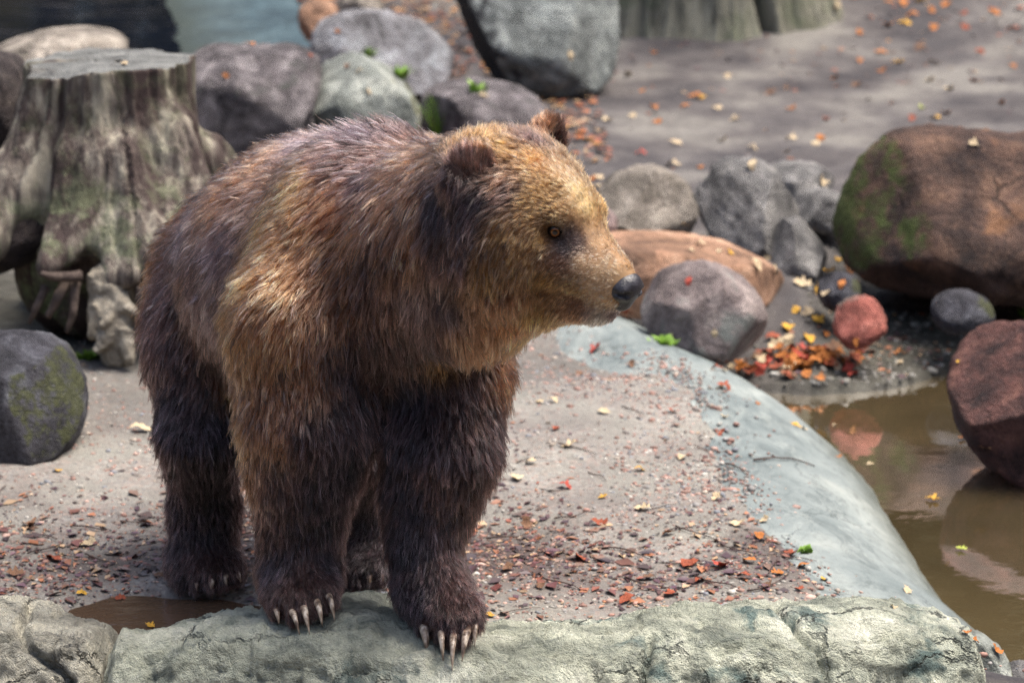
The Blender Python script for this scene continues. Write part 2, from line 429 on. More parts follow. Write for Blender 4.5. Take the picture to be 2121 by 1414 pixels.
# ------------------------------------------------------------------ stone
def rock_mat(name, stops, scale=6.0, bump=0.6, moss=None, patch=None, rough=0.85, veins=0.35, speck=0.5, lo=.55):
    m = NT(name); co = m.coord('Object')
    base = m.ramp(m.noise(scale * 1.3, 10, .70, co, .6), [(0.34 + 0.34 * i / (len(stops) - 1), c) for i, c in enumerate([tuple(v * .62 for v in stops[0]), stops[1], tuple(min(v * 1.25, .8) for v in stops[-1])])])
    blot = m.ramp(m.noise(scale * .7, 4, .6, co, .3), [(.36, lo), (.60, 1.12)])
    base = m.mix(1.0, base, blot, 'MULTIPLY')
    sp = m.ramp(m.noise(scale * 16, 4, .75, co), [(.36, 1.0), (.50, 0.0)])
    base = m.mix(m.math('MULTIPLY', sp, speck), base, tuple(v * .38 for v in stops[0]))
    lt = m.ramp(m.noise(scale * 11, 3, .7, co), [(.60, 0.0), (.72, 1.0)])
    base = m.mix(m.math('MULTIPLY', lt, speck * .8), base, tuple(min(v * 1.45, .75) for v in stops[-1]))
    if patch:
        pc, psc, lo = patch
        pm = m.ramp(m.noise(psc, 6, .66, co, .5), [(lo, 0.0), (lo + .08, 1.0)])
        base = m.mix(m.math('MULTIPLY', pm, .85), base, pc)
    crack = m.n('ShaderNodeTexVoronoi', feature='DISTANCE_TO_EDGE', ins={'Scale': scale * .9})
    wv = m.n('ShaderNodeVectorMath', operation='ADD', ins={0: co, 1: m.n('ShaderNodeVectorMath', operation='SCALE', ins={0: m.noise(scale * 1.5, 5, .65, co, 0, 'Color'), 'Scale': 0.16}).outputs[0]})
    m.put(crack, 'Vector', wv)
    ck = m.ramp(crack.outputs[0], [(.0, 0.0), (.035, 1.0)])
    ckm = m.math('MULTIPLY', m.math('SUBTRACT', 1.0, ck), m.math('MULTIPLY', m.ramp(m.noise(scale * .7, 3, .5, co), [(.48, 0.0), (.62, 1.0)]), veins))
    base = m.mix(ckm, base, tuple(v * .3 for v in stops[0]))
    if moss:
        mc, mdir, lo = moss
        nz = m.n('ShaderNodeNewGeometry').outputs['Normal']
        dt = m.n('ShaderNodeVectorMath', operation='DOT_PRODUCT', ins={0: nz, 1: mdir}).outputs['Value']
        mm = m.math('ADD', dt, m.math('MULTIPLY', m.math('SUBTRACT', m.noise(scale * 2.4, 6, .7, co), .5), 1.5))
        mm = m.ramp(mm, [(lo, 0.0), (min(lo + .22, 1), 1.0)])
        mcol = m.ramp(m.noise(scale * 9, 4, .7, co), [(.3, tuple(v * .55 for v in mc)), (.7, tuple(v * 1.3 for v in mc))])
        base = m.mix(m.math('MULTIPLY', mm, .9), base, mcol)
    h = m.math('ADD', m.math('MULTIPLY', m.noise(scale * 2.2, 8, .72, co, .5), 1.6), m.math('MULTIPLY', m.noise(scale * 14, 4, .7, co), .45))
    h = m.math('SUBTRACT', h, m.math('MULTIPLY', ckm, .5))
    return m.bsdf(base, rough, m.bump(h, min(bump * 1.15, 1), .05), .3)
_ico = {}
def icosphere(n):
    if n not in _ico:
        bm = bmesh.new(); bmesh.ops.create_icosphere(bm, subdivisions=n, radius=1.0)
        bm.verts.ensure_lookup_table()
        _ico[n] = (np.array([v.co[:] for v in bm.verts]), np.array([[v.index for v in f.verts] for f in bm.faces])); bm.free()
    return _ico[n]
def poly_radius(poly, cen, ang):
    r = np.zeros(len(ang)); dx, dy = np.cos(ang), np.sin(ang); n = len(poly)
    for i in range(n):
        a = poly[i] - cen; b = poly[(i + 1) % n] - cen; e = b - a
        den = dx * e[1] - dy * e[0]; den = np.where(np.abs(den) < 1e-9, 1e-9, den)
        t = (a[0] * e[1] - a[1] * e[0]) / den; u = (a[0] * dy - a[1] * dx) / den
        ok = (u >= -1e-6) & (u <= 1 + 1e-6) & (t > 0); r = np.where(ok, np.maximum(r, t), r)
    return r
def boulder(name, outline, Y, depth, label, mat, seed=0, rough=0.05, box=0.85, facets=0, sub=5, tilt=0.0, cat='boulder', group=None, freq=2.2, cut=(.66, .90)):
    """a stone whose outline (photo pixels) stands at distance Y; depth = half its thickness in metres"""
    poly = smooth_poly(outline, 1); cen = poly.mean(0)
    c3 = P(cen[0], cen[1], Y); s = S(c3)
    U, F = icosphere(sub)
    a, b, c = U[:, 0], U[:, 2], U[:, 1]
    ang = np.arctan2(-b, a); R = poly_radius(poly, cen, ang) * s
    rho = np.hypot(a, b)
    ph = np.arctan2(c, rho); rr = np.cos(ph) ** box; cc = np.sign(c) * np.abs(np.sin(ph)) ** box
    d2 = np.c_[np.cos(ang) * rr * R, -np.sin(ang) * rr * R, cc * depth]      # right, up, away
    mean = R.mean()
    nse = fbm(U * freq + seed * 7.7, 5, seed, 0.5) * rough + ridged(U * freq * 1.7 + seed, 4, seed + 5) * rough * 0.45
    pit = ridged(U * freq * 3.1 + seed * 3, 3, seed + 15); nse = nse * 1.35 + fbm(U * freq * 9 + seed, 3, seed + 17) * .012 - .020 * sstep(.55, .95, pit)
    d2 = d2 * (1 + nse)[:, None]
    rg = np.random.default_rng(seed + 100)
    for k in range(facets):
        n = np.array((rg.normal(0, .75), rg.normal(.25, .6), -abs(rg.normal(.75, .35)))); n /= np.linalg.norm(n)
        ext = (d2 @ n); h = np.percentile(ext, 99.8) * rg.uniform(*cut) + .02 * mean * fbm(U * 4, 3, seed + k)
        over = np.maximum(ext - h, 0); d2 = d2 - (over * .95)[:, None] * n
    d2 += U[:, [0, 2, 1]] * (fbm(U * freq * 5 + seed, 3, seed + 9) * rough * .22 * mean)[:, None]
    back = np.array((0, 1.0, 0)); 
    V = c3 + d2[:, :1] * RT + d2[:, 1:2] * (UP * .6 + np.array((0, 0, .4)) / 1.0) + d2[:, 2:3] * back
    base = np.array((c3[0], c3[1] , c3[2]))
    solid(V, F)
    o = mesh_obj(name, V - base, F, mat); o.location = tuple(base)
    return tag(o, label, cat, group)

def build_rocks():
    C = lambda *a: [np.array(v, float) for v in a]
    grey = [(.075, .072, .078), (.17, .165, .168), (.27, .265, .262)]
    M = {
     'brown': rock_mat('rusty_stone', [(.055, .036, .036), (.150, .088, .066), (.27, .155, .10)], 5, 1.0, ((.095, .135, .030), (-0.96, -0.1, .2), .70), ((.33, .165, .085), 3.0, .56), .85, .9, .6),
     'red': rock_mat('red_granite', [(.055, .026, .028), (.165, .068, .056), (.29, .135, .10)], 7, 1.0, None, None, .7, .9, .6),
     'purple': rock_mat('mauve_stone', [(.130, .098, .098), (.235, .190, .180), (.33, .28, .255)], 5, .5, None, ((.20, .215, .195), 3.2, .54)),
     'orange': rock_mat('orange_sandstone', [(.18, .105, .070), (.33, .185, .115), (.43, .28, .19)], 4, .5),
     'slate': rock_mat('split_slate', [(.13, .125, .128), (.27, .26, .25), (.40, .38, .355)], 5, .8),
     'tan': rock_mat('tan_stone', [(.15, .125, .10), (.28, .245, .205), (.40, .355, .30)], 5, .6),
     'pale': rock_mat('lichen_stone', [(.150, .165, .145), (.28, .30, .27), (.42, .43, .38)], 4.5, .6, ((.10, .10, .035), (.95, .1, .1), .80)),
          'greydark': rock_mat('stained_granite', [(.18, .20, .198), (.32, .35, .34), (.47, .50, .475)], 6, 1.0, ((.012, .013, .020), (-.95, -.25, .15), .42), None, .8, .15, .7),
     'blue': rock_mat('blue_brown_stone', [(.11, .098, .10), (.26, .255, .268), (.39, .41, .43)], 4.5, .6, ((.055, .036, .030), (.72, -.5, -.5), .66)),
     'mauve': rock_mat('cracked_mauve_rock', [(.095, .080, .085), (.225, .198, .205), (.37, .335, .335)], 8, 1.0, None, ((.090, .105, .085), 4, .58)),
     'dark': rock_mat('dark_wet_stone', [(.022, .021, .027), (.060, .058, .070), (.115, .120, .135)], 7, .6, ((.055, .060, .022), (.75, -.3, .55), .86)),
     'soot': rock_mat('dark_brown_stone', [(.022, .016, .018), (.055, .042, .040), (.105, .085, .072)], 7, .7),
     'brick': rock_mat('brick_red_stone', [(.22, .060, .045), (.40, .125, .095), (.50, .20, .155)], 9, .6, ((.16, .15, .125), (-.45, .25, .86), .74)),
     'pink': rock_mat('pink_stone', [(.17, .12, .115), (.27, .20, .19), (.35, .27, .25)], 8, .5),
    }
    b = boulder
    b('boulder', C((1735, 480), (1750, 400), (1790, 320), (1850, 272), (1960, 274), (2090, 290), (2230, 300), (2330, 360), (2360, 470), (2300, 570), (2150, 606), (1980, 604), (1840, 598), (1775, 560)), 7.62, .36,
      'largest rusty brown boulder with a green mossy side overhanging the stream', M['brown'], 1, .060, .70, 8)
    b('boulder', C((1965, 820), (1985, 740), (2030, 694), (2100, 676), (2210, 690), (2300, 760), (2320, 880), (2250, 1010), (2120, 1012), (2010, 940)), 6.15, .24,
      'dark red boulder with a dark crack standing in the stream water', M['red'], 2, .055, .78, 6)
    b('boulder', C((1318, 640), (1345, 580), (1400, 548), (1470, 540), (1530, 565), (1575, 612), (1593, 660), (1580, 715), (1520, 748), (1450, 752), (1390, 730), (1340, 690)), 6.95, .17,
      'smooth round mauve grey boulder beside the orange leaf heap', M['purple'], 3, .035, .88, 6)
    b('flat_rock', C((1180, 515), (1260, 500), (1360, 502), (1470, 512), (1560, 540), (1630, 580), (1668, 612), (1640, 640), (1560, 640), (1460, 620), (1330, 640), (1210, 620)), 7.35, .30,
      'flat orange sandstone rock behind the round mauve boulder', M['orange'], 4, .06, .6, 9, cat='rock')
    b('angular_rock', C((1420, 470), (1450, 400), (1490, 340), (1550, 332), (1600, 352), (1640, 400), (1668, 455), (1640, 505), (1560, 530), (1470, 520)), 7.95, .22,
      'angular split grey rock with a stepped top behind the flat orange rock', M['slate'], 5, .09, .6, 7, cat='rock', freq=3.0, cut=(.45, .80))
    b('angular_rock', C((1575, 540), (1585, 480), (1640, 452), (1690, 470), (1726, 520), (1722, 570), (1680, 590), (1620, 575)), 7.72, .13,
      'squarish pale grey block below the angular split rock', M['slate'], 35, .07, .55, 6, cat='rock', freq=3.0, cut=(.45, .80))
    for k, (ol, Y_, lb) in enumerate([(C((1560, 385), (1600, 350), (1690, 345), (1740, 372), (1720, 405), (1640, 420)), 8.6, 'low grey ledge sunk in the mud beside the angular split rock'), (C((1640, 450), (1660, 410), (1720, 400), (1765, 425), (1760, 465), (1700, 480)), 8.2, 'low grey ledge sunk in the mud beside the mossy brown boulder')]):
        b('flat_rock', ol, Y_, .22, lb, M['slate'], 36 + k, .09, .6, 5, 4, cat='rock', freq=3.0, cut=(.45, .80))
    b('angular_rock', C((1235, 470), (1240, 395), (1290, 350), (1370, 346), (1425, 385), (1448, 440), (1420, 490), (1350, 506), (1270, 500)), 7.95, .20,
      'rounded tan grey rock beside the angular split rock', M['tan'], 6, .075, .7, 6, cat='rock')
    b('small_rock', C((1225, 470), (1235, 435), (1262, 430), (1282, 455), (1274, 490), (1240, 497)), 7.68, .05, 'small pinkish stone against the rounded tan grey rock', M['pink'], 7, .06, .9, 1, 4, cat='rock')
    b('boulder', C((925, 60), (905, -60), (950, -140), (1110, -150), (1240, -110), (1285, 0), (1288, 90), (1265, 160), (1200, 208), (1110, 208), (1010, 165), (950, 110)), 11.3, .42,
      'huge round pale grey boulder with a black stained side', M['greydark'], 8, .045, .80, 7)
    b('boulder', C((640, 120), (650, 60), (700, 28), (780, 22), (850, 40), (905, 75), (942, 120), (930, 165), (880, 188), (800, 180), (700, 190), (640, 180)), 10.9, .34,
      'long blue grey boulder with a dark brown end leaning on the huge boulder', M['blue'], 9, .07, .68, 7)
    b('small_rock', C((615, 40), (622, 10), (660, -4), (700, 12), (706, 50), (690, 90), (640, 95)), 11.5, .16, 'small tan orange topped stone behind the blue grey boulder', M['orange'], 10, .05, .9, 1, 4, cat='rock')
    b('small_rock', C((690, 20), (720, -30), (780, -20), (800, 20), (780, 60), (710, 60)), 11.9, .16, 'brownish stone end showing above the blue grey boulder', M['tan'], 11, .06, .9, 1, 4, cat='rock')
    b('boulder', C((612, 250), (618, 190), (650, 135), (710, 114), (770, 122), (830, 160), (866, 215), (872, 270), (830, 300), (740, 310), (650, 300)), 9.5, .28,
      'rounded pale grey green boulder right behind the bear', M['pale'], 12, .06, .70, 7)
    b('rock_wall', C((370, 130), (400, 105), (500, 104), (600, 100), (650, 112), (662, 180), (640, 300), (520, 330), (400, 320), (375, 230)), 9.4, .35,
      'rough mauve grey rock wall between the stump and the pale boulder', M['mauve'], 13, .08, .55, 9, cat='rock')
    b('flat_rock', C((-60, 130), (0, 92), (80, 68), (170, 60), (245, 72), (270, 100), (240, 150), (80, 170), (-40, 170)), 8.6, .30,
      'low tan brown rock behind the stump at the dark pond', M['tan'], 14, .05, .8, 2, cat='rock')
    b('small_rock', C((-120, 200), (-60, 120), (10, 110), (60, 150), (55, 280), (10, 360), (-90, 380)), 7.35, .2, 'dark brown rock tucked against the left side of the stump', M['soot'], 15, .07, .8, 3, cat='rock')
    b('small_rock', C((-90, 480), (-60, 380), (20, 370), (100, 400), (118, 470), (90, 530), (20, 560), (-70, 560)), 6.75, .14, 'dark rounded rock under the big side root of the stump', M['soot'], 16, .06, .85, 2, cat='rock')
    b('boulder', C((-120, 850), (-100, 730), (-20, 690), (70, 692), (140, 735), (176, 810), (172, 890), (120, 950), (30, 985), (-80, 975)), 5.75, .22,
      'dark bluish boulder on the gravel below the stump', M['dark'], 17, .045, .82, 9)
    b('small_rock', C((1728, 668), (1740, 630), (1785, 612), (1822, 630), (1842, 672), (1810, 705), (1765, 722), (1735, 705)), 7.05, .075, 'small brick red stone with a grey cap', M['brick'], 18, .06, .55, 6, 5, cat='rock')
    b('small_rock', C((1690, 600), (1705, 572), (1745, 562), (1780, 580), (1782, 620), (1750, 645), (1705, 640)), 7.3, .09, 'small blue grey stone under the mossy boulder side', M['dark'], 19, .05, .9, 1, 4, cat='rock')
    b('small_rock', C((1925, 640), (1945, 610), (2000, 600), (2050, 620), (2060, 665), (2010, 692), (1945, 690)), 7.15, .11, 'shadowed blue grey stone under the overhang of the brown boulder', M['dark'], 20, .05, .9, 1, 4, cat='rock')
    b('small_rock', C((1780, 640), (1800, 612), (1900, 600), (2150, 602), (2230, 640), (2200, 700), (2060, 690), (1900, 660)), 7.75, .16, 'dark earthy ledge of stone below the brown boulder', M['soot'], 21, .06, .8, 2, 4, cat='rock')
    b('flat_rock', C((860, 250), (880, 190), (960, 168), (1060, 180), (1130, 215), (1150, 290), (1050, 330), (900, 310)), 10.15, .35, 'flat grey rock slab beside the bright grass tuft', M['mauve'], 22, .03, .65, 1, cat='rock')
    b('small_rock', C((1988, 1345), (2000, 1312), (2040, 1318), (2085, 1352), (2096, 1400), (2060, 1440), (2000, 1430)), 4.55, .07, 'pale yellowish stone wedged at the end of the rock rim', M['pale'], 23, .07, .8, 3, 4, cat='rock')
    b('small_rock', C((2070, 1420), (2085, 1382), (2130, 1372), (2170, 1400), (2160, 1450), (2090, 1460)), 4.6, .06, 'small grey stone in the corner beyond the rock rim', M['slate'], 24, .07, .8, 3, 4, cat='rock')

def build_rim():
    XP = np.array([-300, 0, 100, 210, 330, 400, 520, 640, 750, 820, 1000, 1150, 1250, 1330, 1450, 1600, 1720, 1850, 1940, 1995], float)
    YP = np.array([1215, 1225, 1245, 1290, 1306, 1286, 1248, 1232, 1224, 1236, 1284, 1287, 1286, 1258, 1242, 1232, 1229, 1236, 1262, 1310], float)
    YB = np.interp(XP, [0, 900, 1400, 2000], [4.38, 4.36, 4.42, 4.52])
    YF = np.interp(XP, [-300, 150, 500, 650, 930, 1100, 1400, 2000], [4.16, 4.10, 4.08, 4.03, 3.965, 4.02, 4.10, 4.24])
    ZF = np.interp(XP, [-300, 100, 330, 560, 650, 930, 1150, 1400, 1800, 2000], [.14, .125, .10, .150, .152, .132, .105, .118, .100, .045])
    pb = np.array([P(x, y, Y) for x, y, Y in zip(XP, YP, YB)])
    mrock = rock_mat('teal_lichen_rock', [(.34, .38, .315), (.56, .58, .46), (.74, .72, .53)], 6, .9, None, ((.10, .165, .160), 4.5, .57), .82, 1.0, .28, .78)
    mdark = rock_mat('grey_rim_rock', [(.28, .27, .23), (.48, .46, .38), (.64, .60, .48)], 6, .9, None, ((.055, .056, .060), 5, .60), .85, 1.0, .28, .72)
    CR = [([(1600, 1255), (1640, 1280), (1655, 1320), (1700, 1350), (1710, 1414)], 7, .012), ([(1345, 1330), (1340, 1414)], 8, .012), ([(1480, 1360), (1560, 1330), (1620, 1345)], 5, .008),
          ([(385, 1310), (330, 1360), (300, 1380)], 4, .006), ([(720, 1400), (800, 1385), (860, 1395)], 5, .008), ([(60, 1262), (42, 1300), (60, 1345), (110, 1380), (150, 1414)], 8, .016), ([(0, 1330), (45, 1325)], 5, .01),
          ([(1090, 1340), (1180, 1352), (1230, 1338)], 4, .006), ([(560, 1240), (520, 1262), (560, 1272)], 4, .005), ([(1790, 1330), (1850, 1318), (1930, 1345)], 5, .008), ([(1400, 1290), (1470, 1300), (1560, 1296)], 4, .005)]
    def part(x0, x1, nx, name, label, mat, seed):
        u = np.linspace(x0, x1, nx)
        bx = np.interp(u, XP, pb[:, 0]); by = np.interp(u, XP, pb[:, 1]); bz = np.interp(u, XP, pb[:, 2]); fy = np.interp(u, XP, YF); fz = np.interp(u, XP, ZF)
        k = np.ones(9) / 9
        if nx > 60:
            pad = lambda a: np.convolve(np.r_[np.full(4, a[0]), a, np.full(4, a[-1])], k, 'valid')
            by, bz, fy, fz = pad(by), pad(bz), pad(fy), pad(fz)
        prof = [(by + .22, bz - .30), (by + .07, bz - .07), (by + .015, bz - .012), (by - .04, bz + .003), (by * .6 + fy * .4, bz * .55 + fz * .45 + .012), (fy + .08, fz + .010), (fy + .03, fz + .002), (fy, fz - .022),
                (fy - .028, fz - .07), (fy - .045, fz - .14), (fy - .06, fz - .24), (fy - .08, fz - .5), (fy - .08, fz - .8)]
        yy = np.array([p[0] for p in prof]); zz = np.array([p[1] for p in prof]); n0 = len(prof)
        seg = np.r_[0, np.cumsum(np.hypot(np.diff(yy.mean(1)), np.diff(zz.mean(1))))]
        nv = 130; s_ = np.interp(np.linspace(0, 1, nv), [0, .12, .80, 1], [0, seg[1], seg[10], seg[-1]])
        Yg = np.array([np.interp(s_, seg, yy[:, i]) for i in range(nx)]); Zg = np.array([np.interp(s_, seg, zz[:, i]) for i in range(nx)])
        for _ in range(4):
            for A in (Yg, Zg): A[:, 1:-1] = A[:, 1:-1] * .5 + .25 * (A[:, :-2] + A[:, 2:])
        V = np.stack([np.repeat(bx[:, None], nv, 1), Yg, Zg], -1)
        du = np.gradient(V, axis=0); dv = np.gradient(V, axis=1); N = np.cross(dv, du); N /= np.linalg.norm(N, axis=-1)[..., None] + 1e-12
        if N[:, nv // 3, 2].mean() < 0: N = -N
        V = V.reshape(-1, 3); N = N.reshape(-1, 3)
        disp = .016 * fbm(V * 7, 4, seed) + .011 * ridged(V * np.array((14, 16, 26)), 4, seed + 4) + .006 * fbm(V * 55, 3, seed + 8) - .010 * sstep(.5, .95, ridged(V * np.array((10, 16, 16)) + 3, 3, seed + 19))
        strata = sstep(.35, -.2, N[:, 2]); disp += strata * .010 * ridged(V * np.array((9, 9, 34)) + 2 * fbm(V * 5, 2, 3)[:, None], 3, seed + 12)
        w_ = V - CAM; t = w_ @ FW; qx = 1060.5 + FPX * (w_ @ RT) / t; qy = 707 - FPX * (w_ @ UP) / t
        for pl, wd, dep in CR:
            d, _ = seg_dist(np.c_[qx, qy] + 6 * np.c_[fbm(V * 25, 2, 5), fbm(V * 25, 2, 6)], np.array(pl, float), False); disp -= dep * 1.8 * np.exp(-(d / (wd * 1.15)) ** 2)
        e = np.minimum(np.arange(nx), np.arange(nx)[::-1]) / nx * (abs(bx[-1] - bx[0])); e = np.repeat(e, nv)
        V = V + N * disp[:, None]
        end = 1 - sstep(0, .035, e); V[:, 2] -= .05 * end ** 2; V[:, 1] += .02 * end
        F = grid_faces(nx, nv)
        # close both ends
        V = list(V); F = [tuple(q) for q in F.tolist()]
        F.append(tuple(range(nv))); F.append(tuple((nx - 1) * nv + j for j in range(nv - 1, -1, -1)))
        V = np.array(V); SOLIDS.append((V, [q for q in F if len(q) == 4]))
        loc = V.mean(0); o = mesh_obj(name, V - loc, F, mat); o.location = tuple(loc)
        return tag(o, label, 'rock')
    part(-260, 250, 170, 'rock_rim', 'grey cracked rim rock beside the puddle', mdark, 11)
    part(258, 1996, 560, 'rock_rim', 'long pale teal rock rim under the bear\'s front paws', mrock, 23)

# ------------------------------------------------------------------ stump and tree
def wood_mat(name):
    m = NT(name); co = m.coord('Object')
    st = m.scaled(co, (1, 1, .09))
    g = m.noise(26, 6, .65, st, .25)
    base = m.ramp(g, [(.34, (.030, .024, .022)), (.45, (.115, .092, .078)), (.56, (.22, .19, .155)), (.68, (.42, .38, .29))])
    big = m.noise(7, 4, .6, m.scaled(co, (1, 1, .3)), .6)
    base = m.mix(m.ramp(big, [(.46, .9), (.56, 0.0)]), base, (.046, .030, .028))
    base = m.mix(m.math('MULTIPLY', m.ramp(m.noise(9, 4, .6, m.scaled(co, (1, 1, .25))), [(.58, 0.0), (.70, 1.0)]), .7), base, (.44, .40, .31))
    sep = m.n('ShaderNodeSeparateXYZ', ins={0: co}).outputs[2]
    low = m.ramp(sep, [(.10, 1.0), (.62, 0.25)])
    ms = m.math('MULTIPLY', m.ramp(m.noise(9, 7, .72, co, .4), [(.48, 0.0), (.60, 1.0)]), low)
    base = m.mix(m.math('MULTIPLY', ms, .85), base, m.ramp(m.noise(60, 3, .7, co), [(.3, (.070, .095, .040)), (.7, (.22, .26, .14))]))
    nz = m.n('ShaderNodeSeparateXYZ', ins={0: m.n('ShaderNodeNewGeometry').outputs['Normal']}).outputs[2]
    top = m.math('MULTIPLY', m.ramp(nz, [(.75, 0.0), (.92, 1.0)]), m.ramp(sep, [(.66, 0.0), (.72, 1.0)]))
    tg = m.ramp(m.noise(30, 6, .7, m.scaled(co, (.35, 1, 1))), [(.34, (.055, .055, .054)), (.5, (.13, .132, .126)), (.66, (.215, .217, .205))])
    base = m.mix(top, base, tg)
    h = m.math('ADD', m.math('MULTIPLY', g, 1.4), m.math('MULTIPLY', m.noise(90, 4, .7, m.scaled(co, (1, 1, .25))), .4))
    return m.bsdf(base, .85, m.bump(h, .8, .02), .25)
def build_stump():
    base = P(235, 690, 6.85); base[2] = 0.0
    f = Field(base + [-.75, -.55, -.12], base + [.62, .55, .84], 0.0095)
    def c(a, ra, b, rb, k=.05):
        A = P(*a); B = P(*b); f.cone(A, ra * S(A), B, rb * S(B), k)
    c((232, 90, 6.90), 158, (228, 330, 6.90), 172, .04)
    c((228, 330, 6.90), 172, (225, 520, 6.90), 190, .05)
    c((120, 250, 6.85), 70, (60, 380, 6.75), 66, .06); c((60, 380, 6.75), 66, (-40, 500, 6.62), 52, .05); c((-40, 500, 6.62), 52, (-150, 640, 6.5), 20, .05)
    c((165, 330, 6.70), 60, (165, 470, 6.62), 56, .05); c((165, 470, 6.62), 56, (108, 548, 6.48), 26, .04)
    c((250, 330, 6.68), 62, (262, 480, 6.60), 62, .05); c((262, 480, 6.60), 62, (250, 570, 6.48), 34, .04)
    c((340, 280, 6.78), 70, (390, 430, 6.72), 66, .05); c((390, 430, 6.72), 66, (470, 600, 6.6), 48, .05)
    c((330, 420, 6.65), 50, (340, 560, 6.5), 40, .05)
    c((420, 330, 6.95), 60, (520, 470, 7.0), 60, .05); c((520, 470, 7.0), 60, (600, 620, 6.95), 45, .05)
    for (x, y, Y, r) in [(120, 560, 7.2, 60), (330, 560, 7.25, 60)]: c((225, 400, 7.0), 120, (x, y, Y), r, .06)
    # hollow under the front roots
    H = P(150, 640, 6.52); f.ell(H, (.20, .16, .085), None, .03, cut=True)
    zz = f.lo[2] + f.h * np.arange(f.n[2]); f.d = np.maximum(f.d, (zz - .795)[None, None, :].astype(np.float32))
    V, F = f.mesh(1)
    ax = P(230, 300, 6.9)[:2]; th = np.arctan2(V[:, 1] - ax[1], V[:, 0] - ax[0]); r = np.hypot(V[:, 0] - ax[0], V[:, 1] - ax[1]) + 1e-6
    cs = np.c_[np.cos(th), np.sin(th)]; low = sstep(.75, .2, V[:, 2])
    fl = fbm(np.c_[cs * 2.6, V[:, 2] * .9], 3, 12) * (.034 + .030 * low) + ridged(np.c_[cs * 5, V[:, 2] * .9], 3, 18) * .022 + fbm(np.c_[cs * 22, V[:, 2] * 2.0], 3, 25) * .006
    groove = ridged(np.c_[cs * 4.2 + .3, V[:, 2] * .5], 1, 33); fl -= .016 * sstep(.70, .98, groove)
    V[:, 0] += cs[:, 0] * fl; V[:, 1] += cs[:, 1] * fl
    V += .006 * np.stack([fbm(V * 18 + k, 3, 50 + k) for k in range(3)], 1)
    zt = .782 + .010 * ridged(np.c_[V[:, 0] * 3, V[:, 1] * 14, V[:, 1] * 0], 3, 61) - .030 * sstep(.12, -.02, V[:, 0] - (base[0] - .10)) * sstep(base[1] + .02, base[1] - .1, V[:, 1])
    crk = np.abs(V[:, 1] - base[1] - .035 - .03 * np.sin(V[:, 0] * 14) - .02 * fbm(np.c_[V[:, :2] * 9, V[:, :1]], 2, 66)); zt -= .030 * np.exp(-(crk / .010) ** 2) * (V[:, 0] < base[0] + .06)
    V[:, 2] = np.minimum(V[:, 2], zt)
    # a chipped, darker notch in the front edge
    st = empty('tree_stump', base); tag(st, 'weathered grey tree stump with spreading roots and patches of green lichen', 'tree stump')
    wm = wood_mat('weathered_wood')
    o = adopt(mesh_obj('trunk', V, F, wm), st); solid(V, F)
    o.data.transform(Matrix.Translation(-Vector(base))); o.matrix_parent_inverse = Matrix.Identity(4)
    # pale gnarled root block that props the front
    g = Field(P(240, 650, 6.5) - [.17, .12, .16], P(240, 650, 6.5) + [.17, .12, .17], .006)
    def c2(a, ra, b, rb, k=.03):
        A = P(*a); B = P(*b); g.cone(A, ra * S(A), B, rb * S(B), k)
    c2((225, 585, 6.50), 44, (235, 660, 6.48), 48); c2((235, 660, 6.48), 48, (245, 735, 6.46), 36); c2((225, 600, 6.46), 16, (285, 650, 6.42), 9, .012); c2((200, 640, 6.44), 16, (190, 690, 6.42), 12, .012)
    c2((230, 690, 6.42), 18, (200, 725, 6.40), 11, .012); c2((260, 690, 6.42), 18, (268, 745, 6.40), 12, .012); c2((245, 640, 6.43), 15, (215, 672, 6.40), 10, .012)
    rV, rF = g.mesh(1); rV = rV + .010 * np.stack([fbm(rV * 40 + k * 9, 3, 70 + k) for k in range(3)], 1)
    m = NT('bleached_root'); co = m.coord('Object')
    rm = m.bsdf(m.ramp(m.noise(24, 6, .7, co), [(.3, (.10, .085, .066)), (.55, (.27, .24, .19)), (.75, (.42, .38, .31))]), .9, m.bump(m.noise(60, 5, .7, co), .7, .01), .2)
    r_ = adopt(mesh_obj('root', rV, rF, rm), st); r_['label'] = 'pale gnarled root block'
    m = NT('dark_root'); co = m.coord('Object')
    dm = m.bsdf(m.ramp(m.noise(30, 5, .7, co), [(.3, (.028, .020, .018)), (.7, (.12, .09, .075))]), .9, m.bump(m.noise(70, 4, .7, co), .6, .01), .2)
    for i, pts in enumerate([[(140, 580, 6.5, 14), (120, 620, 6.44, 11), (100, 660, 6.44, 7)], [(160, 585, 6.48, 12), (150, 640, 6.44, 9), (140, 690, 6.43, 5)],
                             [(170, 570, 6.46, 12), (120, 575, 6.42, 10), (84, 566, 6.40, 6)], [(95, 590, 6.5, 10), (75, 640, 6.46, 8), (62, 670, 6.46, 4)], [(290, 590, 6.46, 12), (292, 650, 6.44, 9), (280, 700, 6.44, 5)]]):
        A = np.array([P(*q[:3]) for q in pts]); R = [q[3] * S(a) for q, a in zip(pts, A)]
        t = np.linspace(0, len(A) - 1, 12); A2 = np.stack([np.interp(t, range(len(A)), A[:, k]) for k in range(3)], 1) + .006 * np.stack([fbm(np.c_[t * .9, t * 0 + i, t * 0 + k], 2, 90) for k in range(3)], 1)
        tv, tf = tube(A2, np.interp(t, range(len(A)), R), 8)
        adopt(mesh_obj('root', tv, tf, dm), st)
